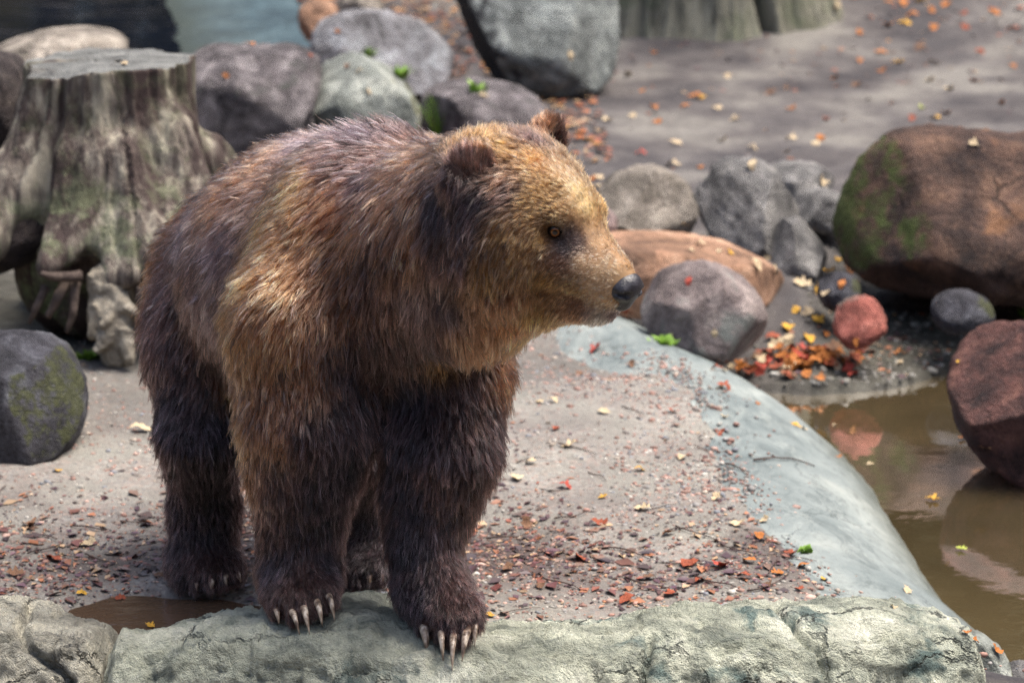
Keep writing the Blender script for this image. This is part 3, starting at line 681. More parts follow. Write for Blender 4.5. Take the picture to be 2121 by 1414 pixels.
def build_tree():
    # broad ribbed base of an old trunk; it goes on up out of the picture
    base = G(1490, 98, 0.0); base[1] += .55; base[2] = -0.02
    nth, nz = 420, 90; th = np.linspace(0, 2 * math.pi, nth, endpoint=False); hz = np.concatenate([np.linspace(0, .8, 55), np.linspace(.84, 4.2, 35)])
    T, Hh = np.meshgrid(th, hz, indexing='ij'); cs = np.stack([np.cos(T), np.sin(T)], -1)
    r = .52 + .13 * np.exp(-Hh / .25) - .03 * np.clip(Hh, 0, 4)
    p = np.concatenate([cs * 1.5, (Hh * .35)[..., None]], -1)
    r = r + .05 * fbm(p, 3, 7) + .028 * ridged(np.concatenate([cs * 7, (Hh * .7)[..., None]], -1), 4, 9) + .012 * fbm(np.concatenate([cs * 30, (Hh * 6)[..., None]], -1), 3, 11)
    for ang, dep in ((math.radians(-68), .16), (math.radians(-125), .05), (math.radians(-150), .06)):
        dd = np.abs((T - ang + .08 * np.sin(Hh * 3) + math.pi) % (2 * math.pi) - math.pi); r = r - dep * np.exp(-(dd / .045) ** 2)
    V = np.stack([cs[..., 0] * r * 1.22, cs[..., 1] * r, Hh], -1).reshape(-1, 3)
    m = NT('ribbed_bark'); co = m.coord('Object')
    g = m.noise(9, 6, .65, m.scaled(co, (1, 1, .22)), .3)
    col = m.ramp(g, [(.3, (.085, .080, .062)), (.5, (.20, .192, .148)), (.7, (.32, .305, .24))])
    col = m.mix(m.math('MULTIPLY', m.ramp(m.noise(3, 6, .7, co), [(.52, 0.0), (.66, 1.0)]), .5), col, (.085, .115, .050))
    bm_ = m.bsdf(col, .9, m.bump(m.math('ADD', g, m.math('MULTIPLY', m.noise(50, 4, .7, co), .3)), .9, .04), .2)
    t = empty('tree', base); tag(t, 'broad pale ribbed tree trunk at the back of the mud flat', 'tree')
    F = grid_faces(nth, nz, True); o = mesh_obj('trunk', V, F, bm_, t); solid(V + base, F)
def build_added_shrub_ring():
    # unseen shrub ring, added for the water to mirror and to keep low light out
    n = 75000; th = rng.uniform(0, 2 * math.pi, n); rad = rng.uniform(0, 1, n)
    hgt = 7.5 + 4.5 * (np.sin(th) > .1) + 2.0 * vnoise(np.c_[np.cos(th) * 5, np.sin(th) * 5, th * 0], 5)
    x = np.cos(th) * (15 + 4 * rad); y = 9 + np.sin(th) * (19 + 4 * rad); z = rng.uniform(0, 1, n) ** .8 * hgt - .8
    nr = rng.normal(0, 1, (n, 3)); nr /= np.linalg.norm(nr, axis=1)[:, None]; t = np.cross(nr, rng.normal(0, 1, (n, 3))); t /= np.linalg.norm(t, axis=1)[:, None]; b = np.cross(nr, t)
    s = rng.uniform(.22, .50, n)[:, None]; c = np.c_[x, y, z]
    V = np.stack([c - t * s, c - b * s * .6, c + t * s, c + b * s * .6], 1).reshape(-1, 3); F = np.arange(4 * n).reshape(-1, 4)
    m = NT('added_shrubs'); co = m.coord('Object')
    tag(mesh_obj('added_shrub_ring', V, F, m.bsdf(m.ramp(m.noise(.8, 4, .6, co), [(.35, (.030, .040, .016)), (.6, (.075, .060, .020)), (.75, (.13, .060, .018))]), .8), smooth=False),
        'unseen ring of dark autumn shrubs added to shape light and reflections', 'shrubs', kind='stuff')
# ================================================================== fur: every strand grows from the skin along the coat's lie
GOLD, TAN, MID, DARK, BLACK, PLUM, AMBER = (.37, .150, .044), (.50, .30, .15), (.135, .052, .024), (.040, .0190, .0165), (.0150, .0088, .0108), (.125, .072, .070), (.25, .098, .036)
PALE, RED, CREAM, OCHRE = (.74, .52, .25), (.17, .050, .018), (.42, .34, .27), (.165, .072, .019)
# pixel, lie of the hair in the picture, length, lift, colour (coat tones, plus painted shoulder sheen, forehead highlight, shade by the ear)
FURMAP = [
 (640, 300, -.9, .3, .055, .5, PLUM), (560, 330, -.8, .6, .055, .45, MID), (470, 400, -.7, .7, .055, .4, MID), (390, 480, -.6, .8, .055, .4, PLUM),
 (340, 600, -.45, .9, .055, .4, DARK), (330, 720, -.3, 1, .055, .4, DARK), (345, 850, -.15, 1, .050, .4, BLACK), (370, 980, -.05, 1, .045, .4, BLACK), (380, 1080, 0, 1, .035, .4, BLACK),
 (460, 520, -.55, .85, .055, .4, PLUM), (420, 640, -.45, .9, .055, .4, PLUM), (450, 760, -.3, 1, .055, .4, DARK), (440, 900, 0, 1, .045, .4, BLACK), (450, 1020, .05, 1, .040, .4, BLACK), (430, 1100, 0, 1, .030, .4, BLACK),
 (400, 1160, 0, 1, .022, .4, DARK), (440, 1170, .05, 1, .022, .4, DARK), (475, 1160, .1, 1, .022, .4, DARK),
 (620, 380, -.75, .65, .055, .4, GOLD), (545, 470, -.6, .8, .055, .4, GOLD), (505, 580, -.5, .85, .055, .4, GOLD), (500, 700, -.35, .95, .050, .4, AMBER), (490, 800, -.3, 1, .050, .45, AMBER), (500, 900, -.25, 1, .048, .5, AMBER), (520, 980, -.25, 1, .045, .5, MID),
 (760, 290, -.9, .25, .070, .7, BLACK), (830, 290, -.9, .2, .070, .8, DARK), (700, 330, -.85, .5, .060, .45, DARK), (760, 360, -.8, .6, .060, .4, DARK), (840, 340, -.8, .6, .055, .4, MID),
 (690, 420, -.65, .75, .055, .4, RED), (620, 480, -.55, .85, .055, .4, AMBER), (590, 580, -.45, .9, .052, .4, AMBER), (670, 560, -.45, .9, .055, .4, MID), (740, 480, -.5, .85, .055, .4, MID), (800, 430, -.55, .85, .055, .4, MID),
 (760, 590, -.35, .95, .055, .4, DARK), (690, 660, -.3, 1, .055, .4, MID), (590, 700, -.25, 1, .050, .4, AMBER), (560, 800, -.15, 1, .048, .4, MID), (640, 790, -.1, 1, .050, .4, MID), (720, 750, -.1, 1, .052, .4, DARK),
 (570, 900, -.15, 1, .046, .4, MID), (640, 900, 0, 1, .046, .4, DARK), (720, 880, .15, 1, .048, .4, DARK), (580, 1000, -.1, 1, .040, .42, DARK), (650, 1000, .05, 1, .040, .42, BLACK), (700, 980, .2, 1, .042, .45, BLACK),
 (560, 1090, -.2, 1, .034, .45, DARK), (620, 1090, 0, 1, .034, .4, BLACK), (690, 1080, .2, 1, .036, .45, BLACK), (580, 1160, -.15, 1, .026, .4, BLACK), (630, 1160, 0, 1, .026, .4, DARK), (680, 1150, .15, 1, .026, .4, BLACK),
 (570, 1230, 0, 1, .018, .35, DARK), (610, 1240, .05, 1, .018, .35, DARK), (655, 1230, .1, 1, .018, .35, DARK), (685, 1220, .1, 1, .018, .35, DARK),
 (830, 720, .1, 1, .055, .4, DARK), (780, 700, 0, 1, .055, .4, DARK), (850, 820, .1, 1, .05, .4, BLACK), (960, 780, .1, 1, .05, .4, DARK), (1040, 780, .25, 1, .045, .45, RED), (930, 880, 0, 1, .046, .4, DARK), (1030, 870, .2, 1, .044, .45, DARK),
 (880, 900, -.1, 1, .046, .4, BLACK), (900, 980, -.1, 1, .044, .42, DARK), (990, 980, .1, 1, .042, .45, DARK), (850, 1060, -.15, 1, .038, .42, BLACK), (930, 1060, 0, 1, .038, .42, DARK), (860, 1140, -.1, 1, .028, .4, BLACK), (920, 1140, .1, 1, .028, .4, DARK),
 (880, 1220, .1, 1, .022, .38, BLACK), (930, 1220, .2, 1, .022, .38, DARK), (900, 1275, .15, 1, .018, .35, DARK), (950, 1280, .1, 1, .018, .35, DARK),
 (860, 420, -.4, .9, .055, .4, MID), (840, 520, -.3, .95, .060, .4, MID), (860, 620, -.2, 1, .062, .42, PLUM), (890, 700, -.1, 1, .060, .45, DARK), (920, 620, -.1, 1, .060, .45, BLACK), (900, 520, -.2, 1, .055, .4, DARK), (960, 700, .05, 1, .055, .45, MID), (1020, 690, .1, 1, .052, .45, MID), (930, 745, 0, 1, .05, .45, OCHRE), (1010, 740, .1, 1, .05, .45, RED),
 (900, 440, -.25, .95, .045, .4, BLACK), (960, 460, -.3, .9, .036, .4, DARK), (950, 540, -.15, 1, .048, .4, DARK), (1000, 560, -.2, .95, .042, .4, OCHRE), (1010, 640, -.1, 1, .048, .45, MID), (1060, 620, -.15, 1, .044, .42, MID), (1060, 680, -.05, 1, .046, .45, RED), (1110, 650, -.2, .9, .040, .42, OCHRE), (1120, 690, -.1, 1, .048, .5, MID), (1165, 672, -.15, 1, .036, .45, MID), (1085, 705, 0, 1, .05, .5, RED),
 (1040, 480, -.45, .8, .030, .38, OCHRE), (1080, 540, -.45, .8, .032, .38, OCHRE), (1130, 580, -.6, .7, .020, .35, OCHRE), (1120, 500, -.7, .5, .018, .32, OCHRE), (1160, 540, -.8, .4, .012, .3, MID), (1050, 400, -.7, .5, .024, .36, DARK), (990, 410, -.6, .7, .030, .36, BLACK), (1100, 420, -.8, .2, .018, .34, OCHRE), (1140, 400, -.85, -.2, .016, .36, OCHRE),
 (1150, 450, -.8, -.2, .012, .34, OCHRE), (1195, 390, -.8, -.5, .015, .4, PALE), (1215, 430, -.7, -.6, .012, .4, PALE), (1160, 350, -.9, -.3, .017, .42, TAN), (1110, 330, -1, -.1, .020, .42, GOLD), (1050, 310, -1, 0, .026, .45, OCHRE), (1220, 470, -.6, -.7, .009, .35, TAN), (1235, 500, -.6, -.7, .007, .32, TAN),
 (1190, 500, -.8, .1, .007, .3, DARK), (1170, 515, -.9, .2, .007, .3, BLACK), (1200, 540, -.9, .2, .008, .3, TAN), (1240, 560, -.95, .1, .009, .28, TAN), (1275, 560, -.8, -.4, .009, .28, TAN), (1290, 580, -.9, 0, .009, .28, TAN), (1220, 600, -.9, .35, .008, .3, TAN), (1270, 610, -.9, .3, .009, .3, TAN), (1190, 600, -.85, .45, .012, .32, OCHRE), 
 (1308, 640, -.5, .8, .005, .35, BLACK), (1295, 650, -.5, .8, .005, .35, DARK), (1270, 652, -.4, .8, .008, .4, PLUM), (1240, 652, -.4, .8, .010, .4, CREAM), (1215, 650, -.4, .8, .012, .4, PLUM), (1285, 622, -.8, .3, .009, .3, TAN), (1255, 625, -.8, .4, .009, .3, TAN), (1200, 636, -.6, .7, .008, .35, MID), (1245, 664, -.3, .9, .010, .45, CREAM), (1225, 666, -.3, .9, .013, .45, CREAM), (1262, 658, -.3, .9, .008, .45, CREAM), (1300, 615, -.7, .4, .009, .3, TAN), (1275, 650, -.3, .9, .008, .45, PLUM), (1190, 655, -.4, .9, .018, .4, MID),
 (985, 300, .1, -1, .028, .5, OCHRE), (960, 330, -.2, -.9, .028, .5, DARK), (1010, 350, .2, -.9, .028, .5, DARK), (940, 380, -.3, .8, .034, .5, DARK), (1030, 370, -.3, .3, .026, .45, MID), (1130, 262, 0, -1, .018, .5, MID), (1150, 290, .3, -.9, .018, .5, DARK), (1105, 290, -.2, -.9, .018, .5, DARK), (1000, 285, 0, -1, .02, .5, OCHRE),
]
def build_fur(body, bear, V, F, FN, FA, hit, px, hp, hf, hl, hu, HO, HM, eye_pts):
    A = []
    for (x, y, dx, dy, L, lift, col) in FURMAP:
        r = hit(x, y)
        if r is None: continue
        p, n = r
        d = dx * RT - dy * UP; d = d - n * np.dot(n, d); l = np.linalg.norm(d)
        if l < 0.05: continue
        A.append((p, d / l, L * (.78 if L > .03 else 1.0), lift * .74, col))
    fwd = px(775, 545, 4.42) - px(560, 585, 5.02); fwd /= np.linalg.norm(fwd)
    # the side away from the camera: the coat goes on, back and down, darker towards the ground
    cen = V[F].mean(1); pts = np.array([a[0] for a in A])
    order = rng.permutation(len(cen))[:6000]; extra = []
    tolen = lambda z, q: 0.05 if z > 0.35 else (0.035 if z > 0.2 else 0.02)
    for i in order:
        p = cen[i]; allp = np.vstack([pts] + [np.array([e[0] for e in extra])] if extra else [pts])
        hd = np.linalg.norm(p - hp(-.03, 0, -.05))
        if np.min(np.linalg.norm(allp - p, axis=1)) < (0.06 if hd < 0.2 else 0.14): continue
        if hd < 0.17:
            d = -hf * 1.0 - hu * 0.25; L = 0.010 + 0.10 * max(0, hd - 0.09); col = OCHRE
        elif hd < 0.27 and p[2] > 0.6:
            d = -hf * 0.7 - hu * 0.7; L = 0.032; col = OCHRE
        else:
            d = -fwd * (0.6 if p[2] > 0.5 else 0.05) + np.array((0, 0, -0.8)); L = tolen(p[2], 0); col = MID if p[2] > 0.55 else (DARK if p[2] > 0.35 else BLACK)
        n = FN[i]; d = d - n * np.dot(n, d); l = np.linalg.norm(d)
        if l < 0.1: continue
        extra.append((p, d / l, L, 0.4, col))
    A += extra
    AP = np.array([a[0] for a in A]); AD = np.array([a[1] for a in A]); AL = np.array([a[2] for a in A]); AT = np.array([a[3] for a in A]); AC = np.array([a[4] for a in A])
    def field(p, chunk=20000):
        D = np.empty((len(p), 3)); L = np.empty(len(p)); T = np.empty(len(p)); C = np.empty((len(p), 3))
        for s in range(0, len(p), chunk):
            q = p[s:s + chunk]
            d2 = (q ** 2).sum(1)[:, None] + (AP ** 2).sum(1)[None] - 2 * q @ AP.T
            d2 = np.maximum(d2, 0) + 0.008 ** 2
            wgt = 1 / d2 ** 1.55; wgt /= wgt.sum(1, keepdims=True)
            D[s:s + chunk] = wgt @ AD; L[s:s + chunk] = np.exp(wgt @ np.log(AL)); T[s:s + chunk] = wgt @ AT; C[s:s + chunk] = np.exp(wgt @ np.log(AC))
        return D, L, T, C
    # density: short hair stands closer
    _, Lf, _, _ = field(cen)
    dens = FA * (0.035 / np.clip(Lf, 0.005, 0.06)) ** 1.7
    below = cen[:, 2] < 0.01
    eye = np.min([np.linalg.norm(cen - (e + 0.006 * hf), axis=1) for e in eye_pts], axis=0)
    dens[(eye < 0.0125)] = 0; dens[below & (FN[:, 2] < -0.5)] = 0
    nose = np.linalg.norm((cen - hp(.129, 0, -.056)) @ HM.T / np.array((.026, .031, .027)), axis=1)
    dens[nose < 1.0] = 0
    N = NHAIR
    fi = rng.choice(len(F), N, p=dens / dens.sum())
    a, b = rng.random(N), rng.random(N); q = V[F[fi]]
    root = (q[:, 0] * ((1 - a) * (1 - b))[:, None] + q[:, 1] * (a * (1 - b))[:, None] + q[:, 2] * (a * b)[:, None] + q[:, 3] * ((1 - a) * b)[:, None])
    # smooth normals
    VN = np.zeros_like(V); 
    for k in range(4): np.add.at(VN, F[:, k], FN * FA[:, None])
    VN /= np.linalg.norm(VN, axis=1)[:, None] + 1e-12
    nq = VN[F[fi]]
    nrm = (nq[:, 0] * ((1 - a) * (1 - b))[:, None] + nq[:, 1] * (a * (1 - b))[:, None] + nq[:, 2] * (a * b)[:, None] + nq[:, 3] * ((1 - a) * b)[:, None])
    nrm /= np.linalg.norm(nrm, axis=1)[:, None]
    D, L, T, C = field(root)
    # swirl of the coat: slow wander of the lie, plus a little per strand
    wob = np.stack([fbm(root * 9 + 3.1 * k, 3, 40 + k) for k in range(3)], 1) * 0.75 + np.stack([fbm(root * 30 + 5.7 * k, 2, 60 + k) for k in range(3)], 1) * 0.35
    D = D + wob * 0.40 + rng.normal(0, 0.12, (N, 3))
    D -= nrm * (D * nrm).sum(1)[:, None]; D /= np.linalg.norm(D, axis=1)[:, None] + 1e-9
    # tufts: strands lean towards the nearest guide strand
    ng = N // 6
    gi = rng.choice(N, ng, replace=False)
    kd = kdtree.KDTree(ng)
    for i, g in enumerate(gi): kd.insert(root[g], i)
    kd.balance()
    near = np.array([kd.find(r)[1] for r in root])
    gid = gi[near]
    tuft_len = rng.uniform(0.65, 1.25, ng)[near]; tuft_lift = rng.normal(0, 0.12, ng)[near]; tuft_col = rng.normal(0, 1, ng)[near]
    tuft_dir = rng.normal(0, 0.13, (ng, 3))[near]
    D = D + tuft_dir; D -= nrm * (D * nrm).sum(1)[:, None]; D /= np.linalg.norm(D, axis=1)[:, None] + 1e-9
    Ls = L * tuft_len * rng.uniform(0.62, 1.12, N)
    guard = rng.random(N) < 0.085; Ls[guard] *= 1.28
    lift = np.clip(T + tuft_lift + rng.normal(0, 0.08, N), 0.08, 1.1)
    K = 6; s = np.linspace(0, 1, K)
    pos = np.zeros((N, K, 3)); cur = root - nrm * 0.002
    for k in range(K):
        pos[:, k] = cur
        ang = lift * (1.55 - 1.15 * s[k])
        step = (Ls / (K - 1))[:, None] * (np.cos(ang)[:, None] * D + np.sin(ang)[:, None] * nrm)
        step[:, 2] -= Ls / (K - 1) * 0.10 * s[k]
        cur = cur + step
    off = pos - root[:, None]; goff = off[gid] + (root[gid] - root)[:, None]
    clump = (np.clip(rng.normal(0.66, 0.15, N), 0.05, 0.95) * sstep(.006, .035, L))[:, None] * (s[None] ** 1.3)
    goff_scaled = goff * (Ls / Ls[gid])[:, None, None].clip(0.6, 1.3) * 0 + goff
    pos = root[:, None] + off * (1 - clump[..., None]) + goff_scaled * clump[..., None]
    frizz = rng.normal(0, 1, (N, K, 3)) * (Ls * 0.022)[:, None, None] * s[None, :, None]
    pos += frizz
    rad0 = np.clip(L * 0.0115, 0.00024, 0.00050)
    rad0 = rad0 * np.where(guard, 1.9, 1.0)
    rad = rad0[:, None] * (1 - 0.80 * s[None] ** 1.6)
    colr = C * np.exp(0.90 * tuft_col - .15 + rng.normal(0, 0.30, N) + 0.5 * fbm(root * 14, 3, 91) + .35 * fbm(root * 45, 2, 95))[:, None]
    tint = fbm(root * 7, 2, 77)[:, None]
    colr = colr * (1 + tint * np.array((.10, -.02, -.16)))
    white = guard & (rng.random(N) < 0.5) & (L > .02); colr[white] = colr[white] * 1.7 + np.array((.085, .070, .082))  # pale lavender guard hairs paint sheen into the dark fur
    cu = bpy.data.hair_curves.new('fur')
    cu.add_curves([K] * N)
    cu.attributes['position'].data.foreach_set('vector', pos.astype(np.float32).ravel())
    ra = cu.attributes.get('radius') or cu.attributes.new('radius', 'FLOAT', 'POINT')
    ra.data.foreach_set('value', rad.astype(np.float32).ravel())
    ca = cu.attributes.new('coat', 'FLOAT_COLOR', 'CURVE')
    ca.data.foreach_set('color', np.hstack([np.clip(colr, 0.002, 0.95), np.ones((N, 1))]).astype(np.float32).ravel())
    m = NT('bear_hair')
    hb = m.n('ShaderNodeBsdfHairPrincipled'); hb.model = 'CHIANG'; hb.parametrization = 'COLOR'
    icpt = m.n('ShaderNodeHairInfo').outputs['Intercept']
    shade = m.ramp(icpt, [(0.0, .22), (0.40, .75), (1.0, 1.35)])  # roots darkened: shade between the locks painted into the hair colour
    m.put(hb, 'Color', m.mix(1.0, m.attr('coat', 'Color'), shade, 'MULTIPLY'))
    m.put(hb, 'Roughness', 0.24); m.put(hb, 'IOR', 1.5); m.put(hb, 'Radial Roughness', 0.45)
    m.put(hb, 'Random Roughness', 0.25)
    m.t.links.new(hb.outputs[0], m.out.inputs['Surface'])
    cu.materials.append(m.m)
    _, _, _, VC = field(V)
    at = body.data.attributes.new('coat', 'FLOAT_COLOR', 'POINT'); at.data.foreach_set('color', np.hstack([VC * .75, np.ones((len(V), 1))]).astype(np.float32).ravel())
    fo = link(bpy.data.objects.new('fur', cu)); adopt(fo, bear)
# ================================================================== the bear
def build_bear():
    px = lambda x, y, Y: P(x, y, Y)
    f = Field(px(230, 1400, 4.0) * [1, 0, 0] + [-0.12, 3.62, 0.0 - 0.02], (0.42, 5.42, 1.16), 0.0075)
    B = []                                                     # skeleton: pixel, distance, radius in pixels
    def c(a, ra, b, rb, k=0.06):
        A = px(*a); Bq = px(*b); f.cone(A, ra * S(A), Bq, rb * S(Bq), k)
    # trunk
    c((775, 545, 4.42), 222, (640, 565, 4.75), 232, 0.10)
    c((640, 565, 4.75), 232, (568, 592, 5.02), 226, 0.10)
    c((795, 425, 4.50), 112, (705, 432, 4.72), 106, 0.10)      # hump and spine
    c((705, 432, 4.72), 106, (615, 425, 5.0), 106, 0.10)
    c((470, 600, 4.95), 138, (430, 720, 4.86), 112, 0.08)      # near thigh
    # hind leg, near side
    c((438, 700, 4.88), 126, (416, 900, 4.76), 76, 0.06)
    c((416, 900, 4.76), 76, (424, 1060, 4.82), 62, 0.05)
    c((424, 1060, 4.82), 66, (424, 1135, 4.80), 64, 0.04)
    # hind leg, far side
    c((735, 720, 4.92), 130, (742, 930, 4.80), 84, 0.06)
    c((742, 930, 4.80), 84, (748, 1060, 4.85), 64, 0.05)
    c((748, 1060, 4.85), 64, (752, 1130, 4.82), 60, 0.04)
    # near foreleg
    c((705, 440, 4.42), 118, (612, 670, 4.29), 124, 0.07)
    c((612, 670, 4.29), 124, (640, 880, 4.27), 128, 0.07)
    c((640, 880, 4.27), 128, (628, 1000, 4.26), 92, 0.06)
    c((628, 1000, 4.26), 92, (622, 1100, 4.26), 76, 0.05)
    c((622, 1100, 4.26), 76, (620, 1175, 4.24), 74, 0.04)
    # far foreleg
    c((900, 560, 4.42), 150, (944, 770, 4.32), 98, 0.07)
    c((944, 770, 4.32), 98, (918, 930, 4.26), 104, 0.06)
    c((918, 930, 4.26), 104, (890, 1040, 4.25), 84, 0.05)
    c((890, 1040, 4.25), 84, (876, 1130, 4.22), 62, 0.05)
    c((876, 1130, 4.22), 62, (893, 1205, 4.18), 64, 0.04)
    # chest and neck
    c((770, 620, 4.38), 150, (850, 640, 4.28), 120, 0.08)
    c((760, 690, 4.50), 150, (800, 720, 4.38), 110, 0.10)      # brisket
    c((800, 500, 4.42), 190, (965, 490, 4.22), 178, 0.08)
    c((900, 560, 4.30), 160, (985, 610, 4.16), 112, 0.06)
    # paws: pad and toes (pixel of the toe's knuckle and of its tip)
    paws = []
    def paw(heel, hr, toes, r0, r1):
        H = px(*heel)
        for kn, tp in toes:
            A = px(*kn); T = px(*tp)
            f.cone(H, hr * S(H), A, r0 * S(A), 0.03)
            f.cone(A, r0 * S(A), T, r1 * S(T), 0.012)
        for (k1, t1), (k2, t2) in zip(toes[:-1], toes[1:]):
            a_ = (px(*k1) + px(*k2)) / 2 + [0, -.012, .012]; b_ = (px(*t1) + px(*t2)) / 2 + [0, -.016, 0.0]
            f.cone(a_, .003, b_, .007, .012, cut=True)
    paw((620, 1190, 4.24), 68, [((566, 1228, 4.18), (572, 1262, 4.15)), ((597, 1236, 4.15), (606, 1272, 4.12)), ((627, 1232, 4.14), (630, 1266, 4.11)),
        ((654, 1224, 4.15), (659, 1256, 4.12)), ((676, 1212, 4.17), (682, 1244, 4.14))], 23, 18)
    paw((893, 1215, 4.18), 60, [((868, 1262, 4.13), (878, 1296, 4.10)), ((905, 1274, 4.09), (914, 1312, 4.065)), ((932, 1280, 4.075), (940, 1322, 4.05)),
        ((958, 1276, 4.085), (966, 1314, 4.06)), ((975, 1262, 4.11), (983, 1294, 4.085))], 23, 18)
    paw((420, 1160, 4.80), 60, [((380, 1182, 4.75), (376, 1203, 4.73)), ((408, 1186, 4.73), (408, 1207, 4.71)), ((434, 1184, 4.72), (437, 1206, 4.70)),
        ((458, 1180, 4.73), (463, 1200, 4.71)), ((478, 1172, 4.75), (485, 1192, 4.73))], 25, 20)
    paw((752, 1150, 4.82), 58, [((716, 1170, 4.77), (714, 1192, 4.75)), ((738, 1176, 4.75), (738, 1199, 4.73)), ((760, 1176, 4.75), (762, 1199, 4.73)),
        ((782, 1170, 4.76), (786, 1192, 4.74))], 23, 18)
    # head: own axes, origin midway between the eyes
    psi, th = math.radians(40), math.radians(14)
    hf = np.array((math.cos(psi) * math.cos(th), -math.sin(psi) * math.cos(th), -math.sin(th)))
    hl = np.array((math.sin(psi), math.cos(psi), 0.0)); hu = np.cross(hf, hl)
    HM = np.stack([hf, hl, hu])                               # rows: forward, left, up
    HO = P(1194, 470, 3.98)
    hp = lambda x, y, z: HO + x * hf + y * hl + z * hu
    f.ell(hp(-.145, 0, -.010), (.150, .124, .102), HM, 0.06)
    f.cone(hp(-.17, 0, -.03), .118, px(930, 500, 4.22), 0.15, 0.08)
    f.ell(hp(-.045, 0, .018), (.080, .058, .048), HM, 0.04)
    for s in (-1, 1):
        f.ell(hp(-.016, s * .043, .021), (.036, .022, .019), HM, 0.022)      # brow
        f.ell(hp(-.115, s * .072, -.085), (.115, .070, .105), HM, 0.05)      # cheek
        f.ell(hp(.022, s * .027, -.055), (.058, .036, .042), HM, 0.03)
    f.cone(hp(-.03, 0, -.052), .070, hp(.080, 0, -.066), .044, 0.035)        # muzzle
    f.cone(hp(.000, 0, -.012), .036, hp(.110, 0, -.045), .0235, 0.025)       # bridge of the nose
    f.cone(hp(.070, 0, -.080), .042, hp(.101, 0, -.073), .034, 0.02)         # upper lip
    f.cone(hp(-.10, 0, -.135), .070, hp(.072, 0, -.118), .030, 0.025)        # jaw
    f.cone(hp(.050, 0, -.118), .028, hp(.090, 0, -.112), .024, 0.012)
    f.cone(hp(-.14, 0, -.15), .085, px(985, 640, 4.14), 0.085, 0.05)         # throat
    f.cone(hp(-.13, 0, -.172), .080, hp(-.055, 0, -.152), .052, 0.05)        # ruff
    for s in (-1, 1):                                          # ears
        ef = hf * 0.95 + hl * s * (0.12 if s > 0 else 0.30) + hu * 0.15; ef /= np.linalg.norm(ef)
        eu = hu - ef * np.dot(hu, ef) + hl * s * 0.22; eu -= ef * np.dot(eu, ef); eu /= np.linalg.norm(eu)
        EM = np.stack([ef, np.cross(eu, ef), eu])
        e0 = hp(-.188 if s > 0 else -.160, s * (.120 if s > 0 else .108), .060 if s > 0 else .047)
        f.ell(e0, (.028, .054, .054), EM, 0.025)
        if s > 0: f.ell(e0 + ef * .026 + eu * .008, (.020, .030, .036), EM, 0.012, cut=True)
    # mouth line, eye hollows
    for s in (-1, 1):
        f.ell(hp(.001, s * .063, -.001), (.019, .017, .014), HM, 0.014, cut=True)
        f.cone(hp(.000, s * .062, -.106), .006, hp(.070, s * .044, -.100), .008, 0.008, cut=True)
    V, F = f.mesh(2)
    bear = empty('brown_bear', (P(700, 1220, 4.5)[0], 4.5, 0.0))
    tag(bear, 'big shaggy brown bear standing with front paws on the pale rock rim', 'bear')
    # skin
    m = NT('bear_skin'); co = m.coord('Object')
    skin = m.bsdf(m.mix(1.0, m.attr('coat', 'Color'), m.ramp(m.noise(60, vec=co), [(.3, .6), (.7, 1.1)]), 'MULTIPLY'), 0.75)
    body = adopt(mesh_obj('body', V, F, skin), bear)
    FN, FA = face_normals(V, F)
    bvh = BVHTree.FromPolygons([tuple(v) for v in V], [tuple(map(int, q)) for q in F])
    def hit(x, y):
        loc, nrm, i, d = bvh.ray_cast(Vector(CAM), Vector(ray(x, y)).normalized())
        return None if loc is None else (np.array(loc), np.array(nrm))

    # ---- nose: leather pad with nostrils
    nf = Field(hp(.13, 0, -.05) - 0.06, hp(.13, 0, -.05) + 0.08, 0.0024)
    nf.ell(hp(.127, 0, -.057), (.023, .0290, .0245), HM, 0.008)
    nf.ell(hp(.120, 0, -.082), (.021, .018, .022), HM, 0.012)
    for s in (-1, 1):
        nf.ell(hp(.128, s * .021, -.063), (.017, .013, .014), HM, 0.009)
        nf.ell(hp(.148, s * .0170, -.064), (.012, .0072, .0072), HM, 0.004, cut=True)
        nf.cone(hp(.142, s * .023, -.062), .0044, hp(.124, s * .035, -.064), .0026, 0.004, cut=True)
    nf.cone(hp(.155, 0, -.060), .0016, hp(.148, 0, -.088), .0016, 0.003, cut=True)
    nV, nF = nf.mesh(1)
    m = NT('nose_leather'); co = m.coord('Object')
    vor = m.n('ShaderNodeTexVoronoi', ins={'Scale': 420.0, 'Vector': co}).outputs['Distance']
    nose = adopt(mesh_obj('nose', nV, nF, m.bsdf(m.ramp(m.noise(90, vec=co), [(.3, (.012, .011, .014)), (.7, (.035, .032, .038))]), 0.33,
                 m.bump(vor, 0.35, 0.002), 0.5)), bear)
    # ---- eyes
    m = NT('eye_surface'); co = m.coord('Object')
    sx = m.n('ShaderNodeSeparateXYZ', ins={'Vector': co})
    rr = m.math('SQRT', m.math('ADD', m.math('MULTIPLY', sx.outputs[1], sx.outputs[1]), m.math('MULTIPLY', sx.outputs[2], sx.outputs[2])))
    fr = m.math('MULTIPLY', rr, 1 / 0.0135)
    fr = m.math('ADD', fr, m.math('MULTIPLY', m.math('SUBTRACT', m.noise(700, vec=co), 0.5), 0.08))
    eyem = m.bsdf(m.ramp(fr, [(.28, (.004, .003, .003)), (.35, (.12, .040, .010)), (.46, (.26, .090, .016)), (.54, (.05, .018, .008)), (.60, (.008, .006, .006))]),
                  0.10, None, 0.3, Coat_Weight=0.2, Coat_Roughness=0.02)
    lidm = NT('eyelid_skin'); lidm = lidm.bsdf((.010, .008, .009), 0.35, None, 0.4)
    eye_pts = []
